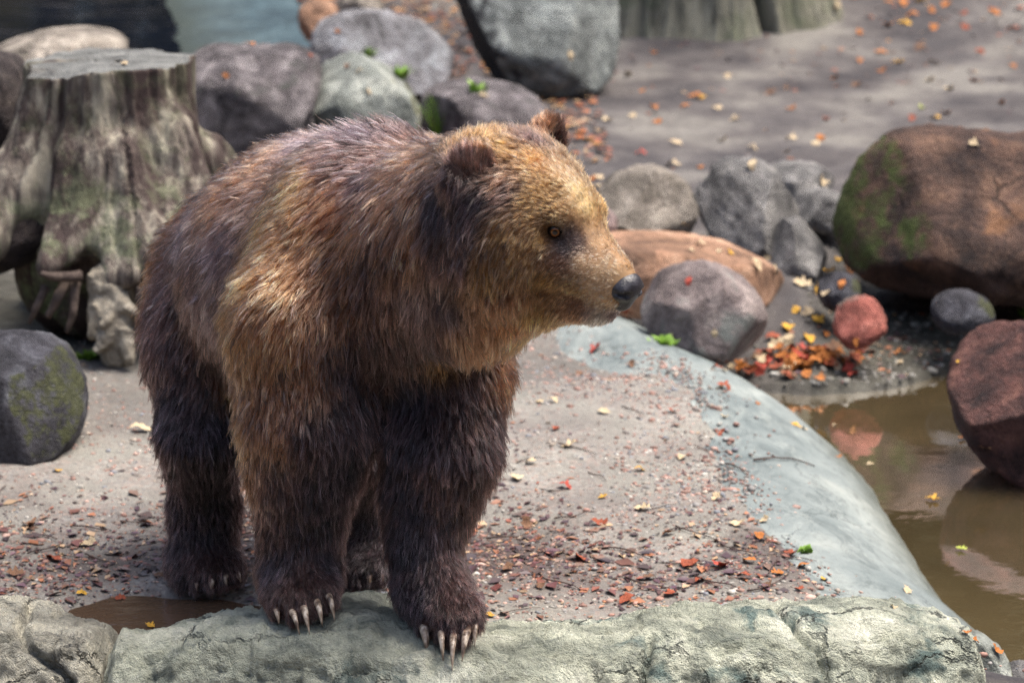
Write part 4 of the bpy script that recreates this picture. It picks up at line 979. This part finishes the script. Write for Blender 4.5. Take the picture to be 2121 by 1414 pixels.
    for s in (-1, 1):
        ec = hp(-.006, s * .0500, .0005); eye_pts.append(ec)
        look = hf * 0.62 + hl * s * 0.78 + hu * 0.05; look /= np.linalg.norm(look)
        ly = np.cross(hu, look); ly /= np.linalg.norm(ly); lz = np.cross(look, ly)
        bm = bmesh.new(); bmesh.ops.create_uvsphere(bm, u_segments=28, v_segments=18, radius=0.0135)
        me = bpy.data.meshes.new('eye'); bm.to_mesh(me); bm.free()
        me.polygons.foreach_set('use_smooth', np.ones(len(me.polygons), bool)); me.materials.append(eyem)
        eo = link(bpy.data.objects.new('eye', me), bear)
        eo.matrix_local = Matrix.Translation(Vector(ec) - Vector(bear.location)) @ Matrix((tuple(look), tuple(ly), tuple(lz))).transposed().to_4x4()
        # almond ring of dark lid skin
        n = 40; R = []
        for i in range(n):
            a = 2 * math.pi * i / n
            y = 0.0125 * math.cos(a); z = 0.0078 * math.sin(a) * (1 if math.sin(a) > 0 else 0.85)
            x = math.sqrt(max(0.0146 ** 2 - y * y - z * z, 1e-6))
            R.append(ec + look * x + ly * y + lz * z)
        R = np.array(R); LV = []
        for i in range(n):
            t = R[(i + 1) % n] - R[i - 1]; t /= np.linalg.norm(t)
            o = R[i] - ec; o /= np.linalg.norm(o); q = np.cross(t, o)
            out = R[i] - ec - look * np.dot(R[i] - ec, look); out /= np.linalg.norm(out)
            for kk in range(10):
                b = 2 * math.pi * kk / 10
                LV.append(R[i] + out * 0.0008 + o * 0.0016 * math.cos(b) + q * 0.0022 * math.sin(b))
        LF = [(i * 10 + k, ((i + 1) % n) * 10 + k, ((i + 1) % n) * 10 + (k + 1) % 10, i * 10 + (k + 1) % 10) for i in range(n) for k in range(10)]
        lid = mesh_obj('eyelid', LV, LF, lidm); lid.parent = eo
        lid.matrix_parent_inverse = (Matrix.Translation(Vector(bear.location)) @ eo.matrix_local).inverted()
    # ---- claws
    m = NT('claw_horn'); co = m.coord('Object')
    grain = m.noise(60, 4, 0.6, m.scaled(co, (1.6, 1.6, 0.35)))
    clawm = m.bsdf(m.ramp(grain, [(.34, (.040, .026, .020)), (.46, (.17, .12, .085)), (.56, (.36, .29, .22)), (.66, (.55, .48, .39))]), 0.35, m.bump(grain, 0.2, 0.002), 0.5)
    def claw(b, t, r, bow):
        b = np.asarray(b); t = np.asarray(t); L = np.linalg.norm(t - b)
        up = np.array((0, -0.55, 0.84)); k = 12
        pts = [b + (t - b) * u + up * L * bow * math.sin(math.pi * u) for u in np.linspace(-0.22, 1, k)]
        rad = [r * (1 - max(u, 0) ** 1.7 * 0.92) for u in np.linspace(-0.22, 1, k)]
        cv, cf = tube(pts, rad, 10)
        adopt(mesh_obj('claw', cv, cf, clawm), bear)
    C = [((571, 1256, 4.145), (580, 1291, 4.118), 8), ((605, 1266, 4.115), (623, 1316, 4.072), 8.5), ((629, 1258, 4.11), (643, 1312, 4.068), 8.5),
         ((657, 1246, 4.118), (672, 1302, 4.078), 8.5), ((680, 1232, 4.14), (692, 1288, 4.10), 8),
         ((876, 1290, 4.105), (888, 1362, 4.045), 11), ((913, 1304, 4.068), (919, 1374, 4.015), 9.5), ((939, 1314, 4.052), (935, 1386, 4.00), 9.5),
         ((967, 1306, 4.06), (955, 1370, 4.01), 9), ((985, 1288, 4.085), (981, 1340, 4.05), 8.5),
         ((374, 1196, 4.735), (372, 1218, 4.715), 9), ((408, 1200, 4.712), (409, 1224, 4.69), 9), ((438, 1198, 4.703), (441, 1222, 4.68), 9),
         ((465, 1190, 4.712), (472, 1214, 4.69), 9), ((487, 1182, 4.735), (495, 1204, 4.71), 9),
         ((713, 1184, 4.755), (711, 1207, 4.735), 9), ((738, 1190, 4.735), (738, 1213, 4.715), 9), ((763, 1190, 4.735), (765, 1213, 4.715), 9), ((788, 1182, 4.745), (793, 1205, 4.725), 9)]
    for b, t, r in C:
        bb = px(*b); tt = px(*t) + rng.normal(0, .0022, 3) * [1, 1, 0]; claw(bb, bb + (tt - bb) * rng.uniform(.92, 1.05), r * S(bb) * rng.uniform(.85, 1.15), rng.uniform(.16, .28))
    if not FUR: return bear
    build_fur(body, bear, V, F, FN, FA, hit, px, hp, hf, hl, hu, HO, HM, eye_pts)
    return bear
# ================================================================== leaves, twigs, pebbles, grass
def world_bvh():
    Vs = []; Fs = []; o = 0
    for V, F in SOLIDS:
        V = np.asarray(V); Vs.append(V)
        Fs += (F + o).tolist() if isinstance(F, np.ndarray) else [tuple(i + o for i in q) for q in F]
        o += len(V)
    return BVHTree.FromPolygons(np.concatenate(Vs).tolist(), Fs)
def leaf_mesh(kind, seed):
    rg = np.random.default_rng(seed); L = 1.0
    t = np.linspace(0, 1, 11)
    if kind == 'oak': wd = .30 * np.sin(np.pi * t ** .8) ** .7 * (1 + .42 * np.sin(t * 6.2 * np.pi - .6)) + .015
    else: wd = .30 * np.sin(np.pi * t ** .85) ** .8 + .01
    wd = wd * rg.uniform(.8, 1.2, 11); wd2 = wd * rg.uniform(.75, 1.2, 11)
    cup, bend, tw = rg.uniform(.1, .75), rg.uniform(-.6, .6), rg.uniform(-.5, .5)
    V = []
    for i, u in enumerate(t):
        zc = bend * (u - .5) ** 2 + .05 * math.sin(9 * u + seed)
        V += [(u - .5, -wd2[i], zc + cup * wd2[i] ** 2 * 2.2 - tw * wd2[i] * (u - .5)), (u - .5, 0, zc), (u - .5, wd[i], zc + cup * wd[i] ** 2 * 2.2 + tw * wd[i] * (u - .5))]
    V = np.array(V); V[:, 2] -= V[:, 2].min() - .03
    F = [(3 * i + j, 3 * i + j + 1, 3 * i + 4 + j, 3 * i + 3 + j) for i in range(10) for j in (0, 1)]
    n = len(V)                                                # stalk
    V = np.vstack([V, [(-.5, -.012, V[1, 2]), (-.5, .012, V[1, 2]), (-.72, .05 + .01, V[1, 2] + .03), (-.72, .05 - .01, V[1, 2] + .03)]]); F.append((n, n + 1, n + 2, n + 3))
    return V, F
LEAFCOL = {'orange': (.46, .155, .028), 'yellow': (.62, .34, .035), 'cream': (.58, .45, .28), 'rust': (.30, .065, .025), 'brown': (.17, .085, .045), 'red': (.42, .060, .035), 'lime': (.42, .48, .08)}
def build_small():
    bvh = world_bvh()
    def see(x, y):
        l, n, i, d = bvh.ray_cast(Vector(CAM), Vector(ray(x, y)).normalized()); return l, n
    def drop(x, y):
        l, n, i, d = bvh.ray_cast(Vector((x, y, 3.0)), Vector((0, 0, -1))); return l, n
    lmat = {}
    for k, c in LEAFCOL.items():
        m = NT('leaf_' + k); co = m.coord('Object'); rnd = m.n('ShaderNodeObjectInfo').outputs['Random']
        base = m.ramp(m.noise(5, 4, .6, co), [(.3, tuple(v * .62 for v in c)), (.6, c), (.8, tuple(min(v * 1.25 + .02, .9) for v in c))])
        base = m.mix(m.math('MULTIPLY', rnd, .35), base, tuple(v * .45 for v in c))
        lmat[k] = m.bsdf(base, .6, m.bump(m.noise(12, 3, .6, co), .4, .03), .3)
    shapes = [leaf_mesh('oak', i) for i in range(5)] + [leaf_mesh('beech', 20 + i) for i in range(3)]
    protos = {}
    def proto(si, k):
        if (si, k) not in protos:
            V, F = shapes[si]; me = bpy.data.meshes.new('fallen_leaf'); me.from_pydata(V.tolist(), [], F)
            me.polygons.foreach_set('use_smooth', np.ones(len(me.polygons), bool)); me.materials.append(lmat[k]); protos[(si, k)] = me
        return protos[(si, k)]
    first = [None]
    def leaf(l, n, size, col, label, group, flat=.25, si=None):
        if l is None: return
        si = random.randrange(8) if si is None else si
        me = proto(si, col)
        if first[0] is None: o = bpy.data.objects.new('fallen_leaf', me); first[0] = o
        else: o = first[0].copy(); o.data = me
        COL.objects.link(o)
        nn = (Vector(n) + Vector((random.gauss(0, flat), random.gauss(0, flat), 0))).normalized()
        if nn.z < 0: nn = -nn
        q = nn.to_track_quat('Z', 'X'); o.rotation_mode = 'QUATERNION'
        from mathutils import Quaternion
        o.rotation_quaternion = q @ Quaternion((0, 0, 1), random.uniform(0, 6.283))
        o.scale = (size, size, size); o.location = Vector(l) + Vector(n) * .002
        word = {'orange': 'orange', 'yellow': 'yellow', 'cream': 'pale cream', 'rust': 'rust red', 'brown': 'dark brown', 'red': 'deep red', 'lime': 'greenish yellow'}[col]
        tag(o, word + (' lobed ' if si < 5 else ' oval ') + label, 'leaf', group)
    # single leaves seen on the ground: pixel, length in pixels, colour
    GRAVEL = ('leaf lying on the pebbly ground around the bear', 'leaves on the pebbly ground')
    for x, y, s, c in [(290, 893, 52, 'cream'), (122, 977, 18, 'yellow'), (1068, 993, 38, 'cream'), (1324, 975, 26, 'yellow'), (1250, 1031, 22, 'yellow'), (1330, 1056, 40, 'cream'), (1484, 1035, 34, 'cream'), (1528, 1088, 40, 'cream'), (1582, 1080, 26, 'cream'),
                       (1570, 1113, 34, 'orange'), (1385, 1108, 34, 'orange'), (1392, 1232, 40, 'rust'), (1300, 1245, 46, 'rust'), (1640, 1150, 44, 'rust'), (1660, 1175, 46, 'orange'), (1553, 1165, 40, 'orange'), (1430, 1168, 60, 'rust'), (1490, 1175, 50, 'red'), (1540, 1192, 40, 'rust'),
                       (1610, 1190, 34, 'orange'), (1705, 1200, 24, 'yellow'), (1655, 1222, 30, 'rust'), (1120, 835, 26, 'cream'), (1145, 832, 30, 'cream'), (1250, 855, 30, 'cream'), (1395, 855, 30, 'rust'), (1200, 775, 28, 'brown'), (1235, 725, 34, 'red'), (1310, 757, 26, 'brown'),
                       (1180, 925, 40, 'cream'), (1100, 960, 30, 'cream'), (1410, 950, 30, 'cream'), (1150, 890, 26, 'rust'), (1495, 900, 28, 'rust'), (1240, 1085, 40, 'rust'), (1170, 1010, 34, 'red'), (1090, 1090, 40, 'brown'), (1010, 1275, 34, 'yellow'), (1000, 1262, 28, 'orange'),
                       (168, 1230, 26, 'yellow'), (312, 1298, 24, 'yellow'), (180, 1130, 40, 'cream'), (60, 1090, 44, 'brown'), (330, 1195, 30, 'brown'), (250, 1240, 26, 'rust'), (110, 1160, 46, 'rust'), (30, 1190, 40, 'brown'), (285, 1155, 34, 'brown'), (1345, 1200, 36, 'brown'), (1450, 1205, 36, 'rust'), (1590, 1215, 30, 'brown'), (1050, 1180, 34, 'brown'), (1120, 1215, 36, 'brown'), (1200, 1160, 40, 'rust')]:
        l, n = see(x, y); leaf(l, n, s * S(l) * .95, c, *GRAVEL)
    BANK = ('leaf lying on the smooth concrete bank', 'leaves on the concrete bank')
    for x, y, s, c in [(1490, 806, 32, 'cream'), (1500, 866, 22, 'cream'), (1568, 836, 18, 'orange'), (1648, 882, 26, 'yellow'), (1662, 888, 20, 'cream'), (1735, 948, 16, 'orange'), (1877, 1224, 34, 'cream'), (1850, 1258, 22, 'cream'), (1730, 880, 14, 'cream'), (1480, 690, 20, 'cream'), (1395, 700, 26, 'cream')]:
        l, n = see(x, y); leaf(l, n, s * S(l), c, *BANK)
    for x, y, s, c in [(1802, 962, 18, 'cream'), (1930, 1036, 32, 'yellow'), (1990, 1139, 26, 'lime'), (1995, 910, 26, 'orange'), (2040, 930, 38, 'brown'), (2002, 1312, 22, 'orange')]:
        l, n = see(x, y); leaf(l, Vector((0, 0, 1)), s * S(l), c, 'leaf floating on the brown stream water', 'leaves floating on the stream', .04)
    ROCKL = ('leaf resting on a bare rock', 'leaves resting on rocks')
    for x, y, s, c in [(1428, 585, 24, 'red'), (1180, 115, 22, 'cream'), (2015, 300, 28, 'cream'), (520, 92, 22, 'orange'), (700, 65, 14, 'orange'), (468, 158, 16, 'orange'), (762, 190, 16, 'cream'), (640, 115, 16, 'rust'), (1000, 200, 20, 'cream'), (720, 140, 22, 'brown'), (745, 150, 20, 'cream'), (1420, 465, 20, 'yellow'),
                       (1452, 508, 24, 'cream'), (1490, 522, 22, 'cream'), (1510, 525, 24, 'yellow'), (1560, 550, 40, 'cream'), (1600, 560, 30, 'cream'), (1590, 535, 20, 'cream'), (1430, 520, 16, 'cream'), (258, 135, 20, 'cream'), (2060, 1345, 30, 'orange'), (2020, 1325, 24, 'orange')]:
        l, n = see(x, y)
        if l: leaf(l, n, s * S(l), c, *ROCKL)
    for x, y, s, c in [(1690, 603, 40, 'yellow'), (1720, 565, 34, 'yellow'), (1735, 540, 26, 'yellow'), (1755, 560, 30, 'orange'), (1660, 590, 40, 'cream'), (1712, 608, 34, 'cream'), (1650, 645, 26, 'yellow'), (1672, 650, 30, 'cream'), (1692, 665, 34, 'yellow'), (1628, 680, 34, 'yellow'), (1672, 705, 36, 'yellow'), (1635, 706, 36, 'cream'),
                       (1710, 695, 24, 'orange'), (1600, 700, 34, 'rust'), (1865, 735, 28, 'orange'), (1865, 755, 26, 'cream'), (1985, 750, 12, 'yellow'), (1500, 770, 24, 'cream'), (1520, 760, 22, 'cream'), (1745, 592, 26, 'orange'), (1295, 640, 20, 'rust'), (1300, 655, 24, 'rust')]:
        l, n = see(x, y)
        if l: leaf(l, n, s * S(l), c, 'leaf caught on the wet soil between the small stones', 'leaves between the stream stones')
    for i in range(78):                                       # the heap
        u, v = random.gauss(0, .5), random.gauss(0, .42)
        x = 1655 + 130 * u + 30 * v; y = 752 + 42 * v - 8 * u
        l, n = see(x, y)
        if l is None: continue
        l = l + Vector((0, 0, random.uniform(0, .022) * math.exp(-u * u - v * v)))
        leaf(l, n, random.uniform(26, 44) * S(l), random.choices(['orange', 'rust', 'red', 'cream', 'brown'], [5, 5, 2, 2, 2])[0], 'leaf in the wet heap by the stream edge', 'heap of autumn leaves', .45)
    mudl = [(1440, 203, 'orange'), (1417, 223, 'orange'), (1332, 190, 'orange'), (1452, 207, 'yellow'), (1355, 112, 'orange'), (1508, 160, 'cream'), (1300, 158, 'cream'), (1256, 252, 'cream'), (1308, 243, 'cream'), (1360, 255, 'orange'), (1354, 226, 'orange'), (1400, 300, 'cream'), (1326, 321, 'red'), (1497, 293, 'cream'), (1638, 228, 'orange'), (1698, 290, 'orange'), (1690, 300, 'cream'), (1640, 290, 'cream'),
            (1775, 178, 'brown'), (1825, 150, 'orange'), (1730, 165, 'orange'), (1778, 128, 'orange'), (1826, 112, 'orange'), (1863, 132, 'yellow'), (1934, 134, 'cream'), (1926, 170, 'cream'), (1965, 188, 'cream'), (1908, 226, 'lime'), (1938, 246, 'yellow'), (1960, 237, 'orange'), (1888, 248, 'rust'), (2075, 217, 'orange'), (2098, 140, 'orange'), (2020, 170, 'rust'), (2030, 110, 'rust'), (1905, 102, 'brown'),
            (1780, 72, 'orange'), (1840, 55, 'orange'), (1890, 35, 'orange'), (1870, 10, 'orange'), (1905, 5, 'yellow'), (1960, 12, 'orange'), (1995, 30, 'rust'), (1935, 60, 'orange'), (2000, 60, 'rust'), (1730, 12, 'cream'), (1840, 8, 'orange'), (1800, 38, 'rust'), (1930, 25, 'orange'), (1875, 50, 'yellow'), (1560, 345, 'cream'), (1630, 315, 'cream'), (1558, 310, 'cream'), (1700, 378, 'cream'), (1225, 375, 'orange'), (1236, 390, 'cream'), (1240, 372, 'cream'), (1395, 345, 'cream'), (1450, 348, 'orange'), (1600, 195, 'brown'), (1710, 250, 'rust'), (1485, 225, 'cream'), (1522, 250, 'cream'), (2100, 60, 'rust'), (2060, 30, 'orange'), (2110, 20, 'rust')]
    for x, y, c in mudl:
        l, n = see(x, y)
        if l: leaf(l, n, random.uniform(20, 34) * S(l), c, 'leaf scattered on the open mud flat under the tree', 'leaves on the mud flat', .3)
    # uncountable litter: small torn leaf bits, in drifts
    def litter(name, label, pts, sizes, cols, mat_name):
        n = len(pts); V = np.zeros((n, 5, 3)); th = rng.uniform(0, 6.283, n)
        for k, (a, b, z) in enumerate([(-.5, 0, .02), (0, -.26, .12), (.5, 0, .05), (.05, .28, .16), (0, 0, .0)]):
            V[:, k, 0] = (a * np.cos(th) - b * np.sin(th)) * rng.uniform(.7, 1.3, n); V[:, k, 1] = (a * np.sin(th) + b * np.cos(th)) * rng.uniform(.7, 1.3, n); V[:, k, 2] = z * rng.uniform(-.3, 1.6, n)
        V = V * sizes[:, None, None] + pts[:, None]
        F = np.array([(0, 1, 4), (1, 2, 4), (2, 3, 4), (3, 0, 4)]); F = (np.arange(n)[:, None, None] * 5 + F).reshape(-1, 3)
        m = NT(mat_name); mat = m.bsdf(m.attr('tone', 'Color'), m.attr('wetness'), None, .5)
        o = mesh_obj(name, V.reshape(-1, 3), F, mat, smooth=False, attrs={'tone': np.repeat(cols, 5, 0), 'wetness': np.repeat(rng.uniform(.25, .8, n), 5)})
        return tag(o, label, 'leaf litter', kind='stuff')
    def scatter(n, fn, dens, lift=.002, bank=False):
        out = []
        while len(out) < n:
            q = fn(4000); d = dens(q); k = rng.random(len(q)) < d; q = q[k]; z = ground_z(q); db, _ = seg_dist(q, BANKLINE, False); z = z if not bank else np.where(stream_d(q) > 0, np.maximum(z, np.where(db < BW * 1.3, ZW - ZW * bank_prof(db / BW), -9)), z)
            out += np.c_[q, z + lift].tolist()
        return np.array(out[:n])
    def gravel_area(k): return np.c_[rng.uniform(-1.25, 1.0, k), rng.uniform(4.3, 6.9, k)]
    def gdens(q):
        _, g, s = ground_parts(q); db, _ = seg_dist(q, BANKLINE, False); return np.maximum(g, .10 * sstep(.18, .40, db) * (stream_d(q) > 0) * (q[:, 1] < 6.6))
    def drift(q):
        _, g, s = ground_parts(q); p3 = np.c_[q, np.zeros(len(q))]
        near = np.exp(-((q[:, 1] - 4.95) / .30) ** 2); return g * np.clip(near * (.55 + .35 * (q[:, 0] < -.45) + 1.2 * fbm(p3 * 3, 3, 15)) + .12 * (fbm(p3 * 4, 3, 16) > .12), 0, 1)
    lb = G(150, 1150, 0.0)
    drift0 = drift
    def drift(q): return np.maximum(drift0(q), ground_parts(q)[1] * .8 * np.exp(-(((q - lb[:2]) / np.array((.42, .22))) ** 2).sum(1)))
    pal = np.array([(.10, .035, .030), (.060, .030, .032), (.19, .065, .040), (.045, .026, .022), (.15, .09, .065), (.28, .11, .05), (.085, .040, .05), (.33, .22, .13)])
    pts = scatter(9500, gravel_area, drift)
    litter('leaf_litter', 'wet dark leaf scraps trodden into the gravel along the rim', pts, np.exp(rng.normal(math.log(.009), .65, len(pts))).clip(.003, .045), pal[rng.integers(0, 8, len(pts))] * rng.uniform(.4, 1.3, (len(pts), 1)), 'wet_scraps')
    def back_area(k): return np.c_[rng.uniform(-3.2, 0.4, k), rng.uniform(9.4, 18, k)]
    def bdens(q):
        d = pond_d(q); return (d > .55) * 1.0
    pts = scatter(6000, back_area, bdens, .01)
    pal2 = np.array([(.28, .09, .030), (.20, .06, .03), (.12, .05, .03), (.42, .20, .06), (.38, .25, .14), (.08, .04, .03)])
    litter('leaf_litter', 'rusty leaf drift on the slope behind the boulders', pts, rng.uniform(.03, .075, len(pts)), pal2[rng.integers(0, 6, len(pts))] * rng.uniform(.6, 1.3, (len(pts), 1)), 'rusty_drift')
    def mud_area(k): return np.c_[rng.uniform(-.2, 5.5, k), rng.uniform(7.6, 17, k)]
    def mdens(q):
        _, g, s = ground_parts(q); return np.clip((1 - s) * (.10 + .9 * sstep(10.5, 15, q[:, 1])), 0, 1)
    pts = scatter(3200, mud_area, mdens, .004)
    litter('leaf_litter', 'small leaf crumbs sprinkled over the mud flat', pts, rng.uniform(.012, .05, len(pts)), np.vstack([pal, pal2])[rng.integers(0, 14, len(pts))] * rng.uniform(.6, 1.3, (len(pts), 1)), 'mud_crumbs')
    def soil_area(k): return np.c_[rng.uniform(.3, 2.2, k), rng.uniform(6.5, 8.2, k)]
    pts = scatter(900, soil_area, lambda q: ground_parts(q)[2], .004)
    litter('leaf_litter', 'small rust scraps strewn over the damp soil by the stream', pts, rng.uniform(.010, .032, len(pts)), np.vstack([pal, pal2])[rng.integers(0, 14, len(pts))] * rng.uniform(.6, 1.3, (len(pts), 1)), 'soil_scraps')
    # pebbles
    bm = bmesh.new(); bmesh.ops.create_icosphere(bm, subdivisions=1, radius=1.0); bm.verts.ensure_lookup_table()
    IV = np.array([v.co[:] for v in bm.verts]); IF = np.array([[v.index for v in f.verts] for f in bm.faces]); bm.free()
    def pebbles(name, label, pts, size, cols, mname, sub=0):
        U, F0 = (IV, IF)
        if sub == 0:
            U = IV[:12]; bm = bmesh.new(); bmesh.ops.create_icosphere(bm, subdivisions=0 or 1, radius=1.0); bm.free()
            g = (1 + 5 ** .5) / 2; U = np.array([(-1, g, 0), (1, g, 0), (-1, -g, 0), (1, -g, 0), (0, -1, g), (0, 1, g), (0, -1, -g), (0, 1, -g), (g, 0, -1), (g, 0, 1), (-g, 0, -1), (-g, 0, 1)]) / math.hypot(1, g)
            F0 = np.array([(0, 11, 5), (0, 5, 1), (0, 1, 7), (0, 7, 10), (0, 10, 11), (1, 5, 9), (5, 11, 4), (11, 10, 2), (10, 7, 6), (7, 1, 8), (3, 9, 4), (3, 4, 2), (3, 2, 6), (3, 6, 8), (3, 8, 9), (4, 9, 5), (2, 4, 11), (6, 2, 10), (8, 6, 7), (9, 8, 1)])
        n = len(pts); th = rng.uniform(0, 6.283, n)
        W = U[None] * (1 + rng.normal(0, .16, (n, len(U), 1))); W = W * np.stack([rng.uniform(.8, 1.5, n), rng.uniform(.6, 1.1, n), rng.uniform(.35, .75, n)], 1)[:, None]
        X = W[..., 0] * np.cos(th)[:, None] - W[..., 1] * np.sin(th)[:, None]; Y = W[..., 0] * np.sin(th)[:, None] + W[..., 1] * np.cos(th)[:, None]
        W = np.stack([X, Y, W[..., 2]], -1) * size[:, None, None] + pts[:, None]
        F = (np.arange(n)[:, None, None] * len(U) + F0).reshape(-1, 3)
        m = NT(mname); co = m.coord('Object')
        c = m.mix(m.math('MULTIPLY', m.ramp(m.noise(220, 3, .7, co), [(.4, 0.0), (.65, 1.0)]), .4), m.attr('tone', 'Color'), (.10, .085, .075))
        o = mesh_obj(name, W.reshape(-1, 3), F, m.bsdf(c, .7, None, .35), attrs={'tone': np.repeat(cols, len(U), 0)})
        return tag(o, label, 'pebbles', kind='stuff')
    pp = np.array([(.34, .20, .16), (.30, .165, .13), (.25, .24, .23), (.17, .18, .20), (.42, .40, .36), (.22, .12, .095), (.33, .28, .23), (.14, .12, .11), (.44, .29, .24)])
    pts = scatter(15000, gravel_area, lambda q: gdens(q) * np.clip(.45 + .9 * fbm(np.c_[q * 2.2, q[:, :1] * 0], 3, 27), .06, 1), .0, True)
    pebbles('pebbles', 'loose pinkish and grey pebbles covering the ground around the bear', pts, np.exp(rng.normal(math.log(.0034), .5, len(pts))).clip(.0016, .011), pp[rng.integers(0, 9, len(pts))] * rng.uniform(.65, 1.25, (len(pts), 1)), 'pebble_stone')
    pts = scatter(3500, soil_area, lambda q: ground_parts(q)[2], 0)
    pp2 = np.array([(.20, .19, .165), (.13, .13, .10), (.28, .27, .24), (.09, .085, .07), (.36, .35, .32)])
    pebbles('pebbles', 'grey pebbles on the damp soil at the stream edge', pts, np.exp(rng.normal(math.log(.005), .5, len(pts))).clip(.0025, .018), pp2[rng.integers(0, 5, len(pts))] * rng.uniform(.65, 1.25, (len(pts), 1)), 'stream_pebble')
    # twigs
    m = NT('twig_bark'); co = m.coord('Object')
    tm = m.bsdf(m.ramp(m.noise(40, 3, .6, co), [(.3, (.030, .020, .020)), (.7, (.095, .060, .050))]), .7)
    def twig(a, b, r, label, group, bow):
        la, na = see(*a); lb, nb = see(*b)
        if la is None or lb is None: return
        A = np.array(la); B = np.array(lb); t = np.linspace(0, 1, 7); ph = random.uniform(0, 6)
        side = np.cross(B - A, (0, 0, 1)); pts = A + (B - A) * t[:, None] + side * (bow * np.sin(math.pi * t) + .05 * np.sin(5 * t + ph))[:, None]
        for k in range(7):
            l, n = drop(pts[k, 0], pts[k, 1]); pts[k, 2] = (l.z if l else pts[k, 2]) + r * 1.2 + .004 * abs(math.sin(3 * t[k] + ph))
        V, F = tube(pts, [r * (1 - .55 * u) for u in t], 5); c0 = pts.mean(0)
        o = mesh_obj('twig', V - c0, F, tm); o.location = tuple(c0); tag(o, label, 'twig', group)
    twig((1558, 955), (1692, 972), .0030, 'long curved twig lying alone on the smooth concrete bank', None, -.06)
    for a, b in [((1400, 1090), (1480, 1120)), ((1480, 1120), (1560, 1150)), ((1245, 1137), (1335, 1152)), ((1120, 1195), (1200, 1225)), ((1300, 1198), (1390, 1222)), ((1585, 1195), (1600, 1150)), ((1160, 920), (1235, 945)), ((1070, 960), (1130, 948)), ((1120, 1018), (1185, 1012)), ((1290, 845), (1335, 862)), ((1500, 965), (1555, 980)),
                 ((1440, 925), (1500, 940)), ((1375, 1110), (1440, 1090)), ((1640, 1160), (1560, 1155)), ((1545, 1225), (1640, 1190)), ((1030, 1275), (1120, 1262)), ((60, 1150), (130, 1120)), ((150, 1092), (225, 1098)), ((120, 1120), (60, 1105)), ((180, 1150), (240, 1170)), ((10, 1010), (0, 1025)), ((250, 1080), (330, 1095)), ((1010, 1120), (1090, 1105)), ((1150, 1080), (1220, 1062)), ((1330, 1060), (1400, 1048)), ((1220, 980), (1260, 1000)),
                 ((1440, 1195), (1520, 1218)), ((1600, 1140), (1690, 1165)), ((1380, 1170), (1450, 1150)), ((1270, 1180), (1210, 1205))]:
        bw = random.uniform(-.15, .15); ln = math.hypot(a[0] - b[0], a[1] - b[1])
        twig(a, b, random.uniform(.0012, .0024), ('long' if ln > 80 else 'short' if ln < 62 else 'thin') + (' bowed' if abs(bw) > .07 else ' straight') + ' dark twig lying on the pebbly ground ' + ('beyond the puddle' if a[0] < 400 else 'among the wet scraps by the rim' if a[1] > 1050 else 'on the paler open gravel'), 'twigs on the pebbly ground', bw)
    # grass
    m = NT('grass_blade'); gm = m.bsdf(m.ramp(m.n('ShaderNodeObjectInfo').outputs['Random'], [(0, (.13, .24, .03)), (1, (.22, .36, .05))]), .5, None, .3, Subsurface_Weight=0.0)
    def grass(x, y, n, h, sp, label, broad=False):
        l, nrm = see(x, y)
        if l is None: return
        V = []; F = []
        for i in range(n):
            a = random.uniform(0, 6.283); b0 = np.array((math.cos(a) * sp * random.random(), math.sin(a) * sp * random.random(), -.005)); hh = h * random.uniform(.5, 1.1); ln = random.uniform(.1, .7) * (1.8 if broad else 1); w = (.012 if broad else .0035) * random.uniform(.7, 1.3)
            dr = np.array((math.cos(a + random.gauss(0, .6)), math.sin(a + random.gauss(0, .6)), 0)); sd_ = np.array((-dr[1], dr[0], 0))
            k0 = len(V)
            for j, u in enumerate((0, .35, .7, 1.0)):
                c = b0 + np.array((0, 0, hh * u * (1 - .25 * u * ln))) + dr * hh * ln * u * u; ww = w * ((1 - u) if not broad else math.sin(math.pi * min(u + .12, 1))) + .0004
                V += [c - sd_ * ww, c + sd_ * ww]
            F += [(k0 + 2 * j, k0 + 2 * j + 1, k0 + 2 * j + 3, k0 + 2 * j + 2) for j in range(3)]
        o = mesh_obj('grass_tuft', V, F, gm); o.location = l; tag(o, label, 'grass')
    grass(908, 278, 46, .17, .035, 'tall bright green grass tuft behind the bear\'s neck')
    grass(186, 742, 40, .035, .03, 'tiny clump of fresh green leaves at the stump root block', True)
    grass(218, 742, 8, .06, .01, 'few thin green blades beside the stump root block')
    grass(828, 160, 24, .06, .03, 'small green sprig on top of the pale grey green boulder', True)
    grass(762, 118, 20, .06, .03, 'small green sprig at the foot of the blue grey boulder', True)
    grass(1372, 712, 30, .03, .04, 'low green clump between the concrete bank and the round mauve boulder', True)
    grass(1668, 1142, 14, .02, .012, 'tiny green seedling at the edge of the gravel', True)
    grass(2118, 650, 24, .05, .03, 'green weed behind the dark red boulder in the stream', True)
    grass(985, 190, 14, .06, .04, 'short green sprig among leaves by the flat grey rock slab', True)
FUR = 1; NHAIR = 500000
build_ground()
build_rim()
build_rocks()
build_stump()
build_tree()
build_added_shrub_ring()
build_bear()
build_small()
